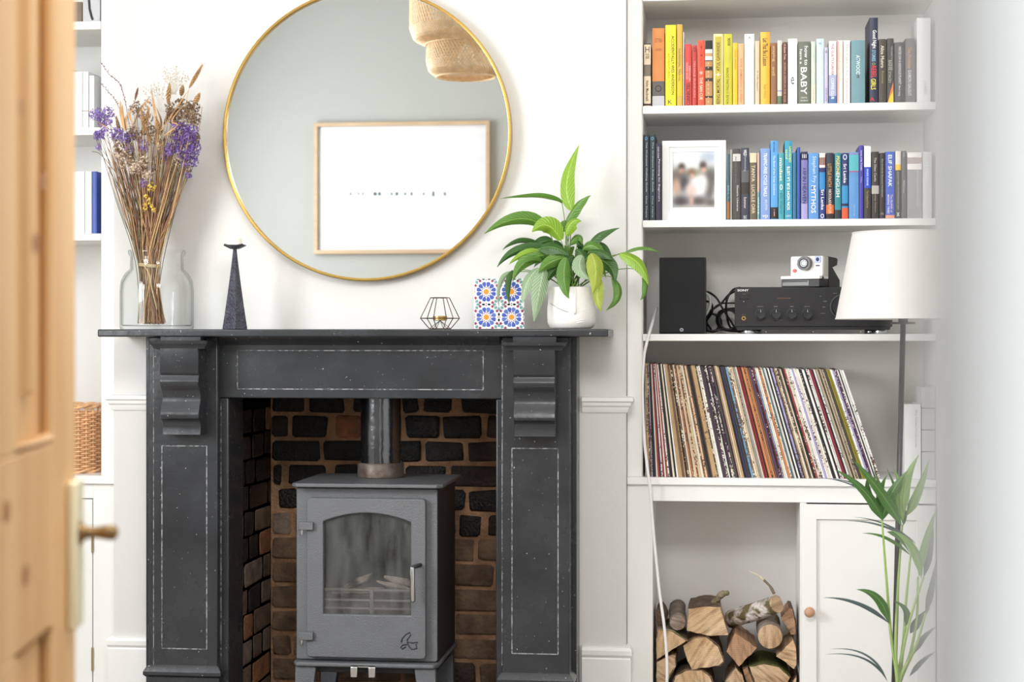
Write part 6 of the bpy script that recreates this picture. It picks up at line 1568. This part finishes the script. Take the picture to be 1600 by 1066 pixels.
twig([(190,95),(250,180),(320,240),(355,330),(380,450),(400,560),(450,800)], .0008, lav, 26)
twig([(190,250),(240,310),(290,370),(340,480),(380,640)], .0007, lav, 16)
twig([(455,285),(448,360),(395,460),(375,560)], .0007, stc[0], 0); twig([(215,405),(260,450),(300,520)], .0006)
twig([(40,452),(90,455),(150,480),(260,560),(330,700)], .0008, stc[0])
twig([(115,760),(170,775),(250,860),(320,960),(400,1090)], .0008, stc[2]); twig([(140,640),(160,700),(230,800),(300,930),(360,1060)], .0008, stc[3]); twig([(190,620),(230,720),(300,860),(390,1040)], .0008, stc[0])
twig([(290,990),(310,1040),(360,1075)], .0006, stc[2]); twig([(940,600),(880,545),(800,535),(740,530)], .0010, stc[1]); twig([(950,420),(930,560),(900,760)], .0007, stc[3]); twig([(200,640),(250,700),(290,640)], .0006, stc[3])
spray = mat('fine_white_spray', (214, 204, 190), .8)
for _ in range(34):
    x_, y_ = rr_.uniform(640, 850), rr_.uniform(115, 215); twig([(x_, y_), (x_*.5+370, y_+60), (730+rr_.uniform(-20, 20), 330)], .00035, spray, 3, 'spray_twig')
for _ in range(16):
    x_, y_ = rr_.uniform(500, 680), rr_.uniform(240, 330); twig([(x_, y_), (x_*.5+310, y_+60), (640+rr_.uniform(-20, 20), 460)], .00035, spray, 3, 'spray_twig')
for _ in range(95):     # the mass of stems between the neck and the heads
    x_ = rr_.uniform(230, 900); y_ = rr_.uniform(560, 900) if 380 < x_ < 850 else rr_.uniform(640, 950)
    stemline(VP(*S6(x_, y_), YV+rr_.uniform(-.035, .035)), r=rr_.uniform(.0011, .0019))
for _ in range(14):
    x_ = rr_.uniform(380, 700); stemline(VP(*S6(x_, rr_.uniform(950, 1040)), YV-.02), stc[0], r=.002)
tw = M()
for k in range(3):
    tw.tube([(neckc.x+.030*math.cos(a), YV+.028*math.sin(a), zz(413)+.003*k+.002*math.sin(a*2)) for a in [2*math.pi*i/26 for i in range(27)]], .0012, 5)
tw.tube(curve_pts([(neckc.x-.004, YV-.03, zz(412)), (neckc.x+.010, YV-.032, zz(425)), (neckc.x+.020, YV-.034, zz(450)), (neckc.x+.032, YV-.03, zz(480))], 5), .0012, 5)
tw.build('twine', mat('raffia', (212, 190, 150), .7), bq, smooth=True)
# ================================================================== FIREWOOD
def wood_end(name, c1, c2):
    if name in MATS: return MATS[name]
    m = mat(name, c1, .85, rgb2=c2, vscale=16, bump=.35, bscale=160, stretch=(1, .4, 1)); nt = m.node_tree; b = nt.nodes['Principled BSDF']
    src = b.inputs['Base Color'].links[0].from_socket
    tc = nt.nodes.new('ShaderNodeTexCoord'); wv_ = nt.nodes.new('ShaderNodeTexWave'); wv_.wave_type = 'RINGS'; wv_.rings_direction = 'Y'; wv_.inputs['Scale'].default_value = 55; wv_.inputs['Distortion'].default_value = 2.5; wv_.inputs['Detail'].default_value = 3
    mpp = nt.nodes.new('ShaderNodeMapping'); oi = nt.nodes.new('ShaderNodeObjectInfo'); sx = nt.nodes.new('ShaderNodeMapRange'); sx.inputs['To Min'].default_value = -.09; sx.inputs['To Max'].default_value = .09; nt.links.new(oi.outputs['Random'], sx.inputs[0]); cx3 = nt.nodes.new('ShaderNodeCombineXYZ'); nt.links.new(sx.outputs[0], cx3.inputs[0]); cx3.inputs[2].default_value = .07 if 'pale' not in name else 0.0
    nt.links.new(cx3.outputs[0], mpp.inputs['Location']) if 'pale' not in name else None
    nt.links.new(tc.outputs['Object'], mpp.inputs[0]); nt.links.new(mpp.outputs[0], wv_.inputs['Vector'])
    mx = nt.nodes.new('ShaderNodeMix'); mx.data_type = 'RGBA'; mx.blend_type = 'MULTIPLY'; mx.inputs[0].default_value = .10
    nt.links.new(src, mx.inputs[6]); nt.links.new(wv_.outputs['Color'], mx.inputs[7]); gm = nt.nodes.new('ShaderNodeMapping'); oi2 = nt.nodes.new('ShaderNodeObjectInfo'); mm2 = nt.nodes.new('ShaderNodeMath'); mm2.operation = 'MULTIPLY'; mm2.inputs[1].default_value = 3.1; c32 = nt.nodes.new('ShaderNodeCombineXYZ'); nt.links.new(oi2.outputs['Random'], mm2.inputs[0]); nt.links.new(mm2.outputs[0], c32.inputs[1]); gm0 = nt.nodes.new('ShaderNodeMapping'); nt.links.new(c32.outputs[0], gm0.inputs['Rotation']); gm.inputs['Scale'].default_value = (14, 4, 95)
    nt.links.new(tc.outputs['Object'], gm0.inputs[0]); nt.links.new(gm0.outputs[0], gm.inputs[0]); gn = nt.nodes.new('ShaderNodeTexNoise'); gn.inputs['Scale'].default_value = 1.0; gn.inputs['Detail'].default_value = 5; nt.links.new(gm.outputs[0], gn.inputs['Vector'])
    gr_ = nt.nodes.new('ShaderNodeValToRGB'); gr_.color_ramp.elements[0].position = .30; gr_.color_ramp.elements[0].color = (.30, .22, .17, 1); gr_.color_ramp.elements[1].position = .56; gr_.color_ramp.elements[1].color = (1, 1, 1, 1)
    nt.links.new(gn.outputs['Fac'], gr_.inputs[0]); m3 = nt.nodes.new('ShaderNodeMix'); m3.data_type = 'RGBA'; m3.blend_type = 'MULTIPLY'; m3.inputs[0].default_value = .75
    nt.links.new(mx.outputs[2], m3.inputs[6]); nt.links.new(gr_.outputs[0], m3.inputs[7]); nt.links.new(m3.outputs[2], b.inputs['Base Color']); return m
wA = wood_end('sawn_wood_tan', (206, 166, 124), (232, 204, 168)); wB = wood_end('sawn_wood_pale', (216, 188, 154), (196, 160, 124)); wC = wood_end('sawn_wood_brown', (176, 136, 104), (198, 160, 128)); wD = wood_end('weathered_wood_end', (196, 184, 174), (150, 128, 112))
bark = mat('dark_bark', (134, 108, 86), .9, rgb2=(72, 58, 48), vscale=40, bump=1.0, bscale=120); bark_g = mat('grey_smooth_bark', (142, 128, 116), .85, rgb2=(104, 88, 78), vscale=20, bump=.5, bscale=90)
moss = mat('lichen_bark', (158, 142, 122), .9, rgb2=(98, 102, 48), vscale=26, bump=1.0, bscale=90, sharp=.5); mossg = mat('green_moss', (112, 118, 52), .95, rgb2=(72, 76, 34), vscale=60, bump=1.0, bscale=160)
pal_bark = mat('white_lichen_bark', (222, 212, 206), .9, rgb2=(112, 98, 66), vscale=30, bump=1.0, bscale=110, sharp=.75)
K8 = lambda x, y: (1000 + x/5.175, 860 + y/5.175)
GL = 'split logs stacked in the open cupboard'
XLa, XLb = cx0+.001, cx1-.001; ZLF = .081
def split_log(label, pts, barks, front=YS+.02, depth=.22, mw=None, mb_=None, px=K8, taper=.10, top=None):
    """pts: outline of the sawn end in the photo; barks: indices of edges (i to i+1) covered in bark"""
    mw = mw or wA; mb_ = mb_ or bark
    Q = []
    for x_, y_ in pts:
        X, Z = px(x_, y_); Q.append(Vector((min(max(PX(X, front), XLa+.007), XLb-.007), 0, max(PZ(X, Z, front), ZLF+.006))))
    cx_ = sum(q.x for q in Q)/len(Q); cz_ = sum(q.z for q in Q)/len(Q)
    rt_ = root('firewood_log', (cx_, front+depth/2, min(q.z for q in Q)), label, 'log', GL)
    n = len(Q); Q = [Vector((cx_+(q.x-cx_)*.957, 0, cz_+(q.z-cz_)*.957)) for q in Q]; loop = []; isb = []
    jt = random.Random(hash(label) % 999 if False else sum(map(ord, label)))
    for i in range(n):
        a, b_ = Q[i], Q[(i+1) % n]; seg = max(2, int((b_-a).length/.012))
        for k in range(seg):
            p = a.lerp(b_, k/seg)
            if k: p = p + Vector((jt.uniform(-.0011, .0011), 0, jt.uniform(-.0011, .0011)))
            loop.append(p); isb.append(i in barks)
    N_ = len(loop); ys = [0, .004, depth*.35, depth*.7, depth]
    vs = []
    for j, y in enumerate(ys):
        k_ = 1 - taper*j/4 - (.01 if j == 0 else 0)
        for p in loop:
            vs.append((cx_+(p.x-cx_)*k_ + jt.uniform(-.0006, .0006), front+y + (jt.uniform(-.0012, .0012) if j == 0 else 0), cz_+(p.z-cz_)*k_ + jt.uniform(-.0006, .0006)))
    vs.append((cx_, front-.0005, cz_)); vs.append((cx_, front+depth, cz_))
    fs = [(N_*5, i, (i+1) % N_) for i in range(N_)] + [(N_*5+1, 4*N_+(i+1) % N_, 4*N_+i) for i in range(N_)]
    fs += [(j*N_+i, j*N_+(i+1) % N_, (j+1)*N_+(i+1) % N_, (j+1)*N_+i) for j in range(4) for i in range(N_)]
    M().add(vs, fs).build('wood', mw, rt_, smooth=35)
    if any(isb):
        bk = M(); vs = []; fs = []
        idx = {}
        for j, y in enumerate((0.001, .004, depth*.35, depth*.7, depth-.002)):
            k_ = 1 - taper*j/4
            for i, p in enumerate(loop):
                d = Vector((p.x-cx_, 0, p.z-cz_)); d.normalize(); th_ = .0035 + jt.uniform(-.0008, .0012)
                base_ = Vector((cx_+(p.x-cx_)*k_, front+y, cz_+(p.z-cz_)*k_))
                vs.append(base_ + d*.0006); vs.append(base_ + d*th_)
        id_ = lambda j, i, o: (j*N_ + i % N_)*2 + o
        for i in range(N_):
            if isb[i]:
                for j in range(4): fs.append((id_(j,i,1), id_(j,i+1,1), id_(j+1,i+1,1), id_(j+1,i,1)))
                fs.append((id_(0,i,0), id_(0,i+1,0), id_(0,i+1,1), id_(0,i,1)))
                if not isb[i-1]: fs += [(id_(j,i,0), id_(j,i,1), id_(j+1,i,1), id_(j+1,i,0)) for j in range(4)]
                if not isb[(i+1) % N_]: fs += [(id_(j,i+1,0), id_(j,i+1,1), id_(j+1,i+1,1), id_(j+1,i+1,0)) for j in range(4)]
        bk.add(vs, fs).build('bark', mb_, rt_, smooth=40)
    return rt_
def round_log(label, a, b_, r, mbk, mend, jag=.08, knots=True, sub=26, hollow=0):
    """bark-covered round log from a (sawn end shown) to b_"""
    a, b_ = Vector(a), Vector(b_); ax = (b_-a).normalized(); s_ = ax.cross(Vector((0, 0, 1))).normalized(); u2 = s_.cross(ax).normalized()
    r_t = root('firewood_log', ((a+b_)/2).to_tuple()[:2] + (min(a.z, b_.z)-r,), label, 'log', GL)
    jt = random.Random(sum(map(ord, label))); ph = jt.uniform(0, 6)
    vs = []; rings = 9
    for j in range(rings):
        t_ = j/(rings-1); c = a.lerp(b_, t_)
        for i in range(sub):
            an = 2*math.pi*i/sub; k_ = r*(1 + .05*math.sin(an*2+ph) + jt.uniform(-jag, jag)*.35 + .04*math.sin(t_*7+an)); vs.append(c + (s_*math.cos(an)+u2*math.sin(an))*k_)
    vs.append(b_ + ax*.002); vs.append(a + ax*.0005)
    m = M().add(vs, [(len(vs)-1, i, (i+1) % sub) for i in range(sub)] + [(j*sub+i, j*sub+(i+1) % sub, (j+1)*sub+(i+1) % sub, (j+1)*sub+i) for j in range(rings-1) for i in range(sub)] + [(len(vs)-2, (rings-1)*sub+(i+1) % sub, (rings-1)*sub+i) for i in range(sub)])
    m.build('bark', mbk, r_t, smooth=True)
    vs = [a - ax*.003 + (s_*math.cos(2*math.pi*i/sub)+u2*math.sin(2*math.pi*i/sub))*r*(.93+jt.uniform(-.02, .02)) for i in range(sub)] + [a + ax*.01 + (s_*math.cos(2*math.pi*i/sub)+u2*math.sin(2*math.pi*i/sub))*r*.93 for i in range(sub)] + [a - ax*.0035]
    M().add(vs, [(2*sub, i, (i+1) % sub) for i in range(sub)] + [(i, (i+1) % sub, (i+1) % sub+sub, i+sub) for i in range(sub)]).build('cut_end', mend, r_t, smooth=35)
    return r_t
kq_ = lambda x, y, Y: (lambda p_: Vector((PX(p_[0], Y), Y, PZ(p_[0], p_[1], Y))))(K8(x, y))
lk = PM(1130, YS+.02)/5.175
round_log('round grey log with frosted end on the upper left of the log stack', kq_(305,585,4.945), kq_(302,470,5.15)+Vector((0,0,.004)), 66*lk, bark_g, wD)
split_log('split log with a wide curved tan face, top centre-left of the stack', [(385,470),(520,450),(655,455),(722,690),(560,700),(370,655)], [0,1], mw=wA, front=YS+.035)
round_log('mossy white-barked round log lying across the top of the stack', kq_(1102,437,4.955), kq_(735,560,5.07), 75*lk, pal_bark, wB)
ob = M().tube(curve_pts([kq_(575,450,5.03), kq_(620,400,5.02), kq_(665,355,5.01), kq_(712,345,5.0)], 5), [26*lk]*8+[30*lk]*4+[22*lk]*4, 9).build('branch_offcut', moss, smooth=50); tag(ob, 'short lichen covered branch stub poking up behind the top logs', 'branch')
tw_ = root('dry_twig', kq_(1070,345,5.0), 'thin bare twig rising from the mossy log to a pale tip', 'twig')
M().tube(curve_pts([kq_(1085,352,5.0), kq_(1050,290,5.0), kq_(1000,240,5.0)], 5), [13*lk]*5+[10*lk]*6, 7).build('twig_stem', mat('grey_twig_bark', (128, 114, 98), .9, var=.2), tw_, smooth=True)
M().tube(curve_pts([kq_(1000,240,5.0), kq_(960,205,5.0), kq_(888,172,5.0)], 5), [9*lk]*4+[5*lk]*5+[2*lk]*2, 6).build('twig_tip', mat('peeled_twig', (222, 210, 176), .8), tw_, smooth=True)
round_log('pale round log face with growth rings, right of the stack', kq_(1052,697,4.925), kq_(1052,697,4.925)+Vector((0, .21, .003)), 104*lk, bark_g, wB, jag=.03)
split_log('tall split log with dark bark on its right, upper right corner', [(1135,545),(1205,465),(1235,470),(1275,600),(1280,680),(1225,690),(1165,590)], [1,2,3], mw=wC, front=YS+.075, depth=.15)
split_log('quarter-split log with a diamond shaped brown face in the centre', [(768,664),(955,790),(800,948),(695,820)], [], mw=wC, front=YS+.022)
split_log('wedge shaped log with mossy bark along its top, left edge', [(135,635),(270,655),(385,735),(230,830),(92,890),(110,760)], [0,1], mw=wA, mb_=moss)
split_log('large split log with a flaky bark rim, middle left of the stack', [(342,770),(430,712),(540,700),(640,780),(682,900),(640,940),(412,972),(380,900)], [2,3,4], mw=wA)
split_log('pale split log standing under the wedge at lower left', [(97,905),(230,850),(290,842),(288,930),(240,1010),(190,1150),(105,1150)], [2,3,4], mw=wB, mb_=pal_bark)
split_log('half-round log with domed top at the bottom left of the frame', [(258,1075),(282,1015),(370,970),(500,970),(570,1020),(610,1110),(560,1160),(260,1160)], [0,1,2,3,4], mw=wA)
split_log('small triangular split face low in the middle of the stack', [(680,1080),(775,945),(830,1010),(860,1120),(800,1160),(700,1160)], [], mw=wB, front=YS+.03)
split_log('dark edged log tucked behind the small triangular face', [(830,960),(870,935),(930,1100),(900,1160),(875,1150),(860,1060)], [0,1], mw=wC, front=YS+.05)
split_log('broad half-round log with a mossy top, bottom right', [(875,940),(1000,915),(1130,945),(1222,1030),(1180,1110),(1050,1160),(950,1150),(915,1040)], [0,1,2], mw=wB, mb_=mossg)
split_log('white-faced wedge log pressed against the right cupboard side', [(1240,715),(1262,790),(1294,860),(1292,930),(1245,965),(1170,905),(1097,862)], [0], mw=wA)
split_log('corner of a tan log at the very bottom right', [(1235,1070),(1296,1020),(1298,1160),(1205,1160)], [0], mw=wA, front=YS+.026)
split_log('dark barked log at the back of the upper left corner', [(130,485),(175,470),(215,560),(215,640),(150,640)], [0,1,4], mw=bark, front=YS+.07, depth=.14)
# the layer under the frame's edge that carries the visible ones
for i, (a, b_) in enumerate(((100, 330), (345, 620), (635, 880), (895, 1290))):
    h_ = K8(0, 1170)[1]
    split_log('half hidden log of the bottom layer, %s from the left' % ordw[i], [(a+30, 1175), (b_-20, 1175), (b_, 1240), (b_-30, 1330), (a+10, 1330), (a, 1240)], [1,2,3,4,5], mw=wC, front=YS+.03)
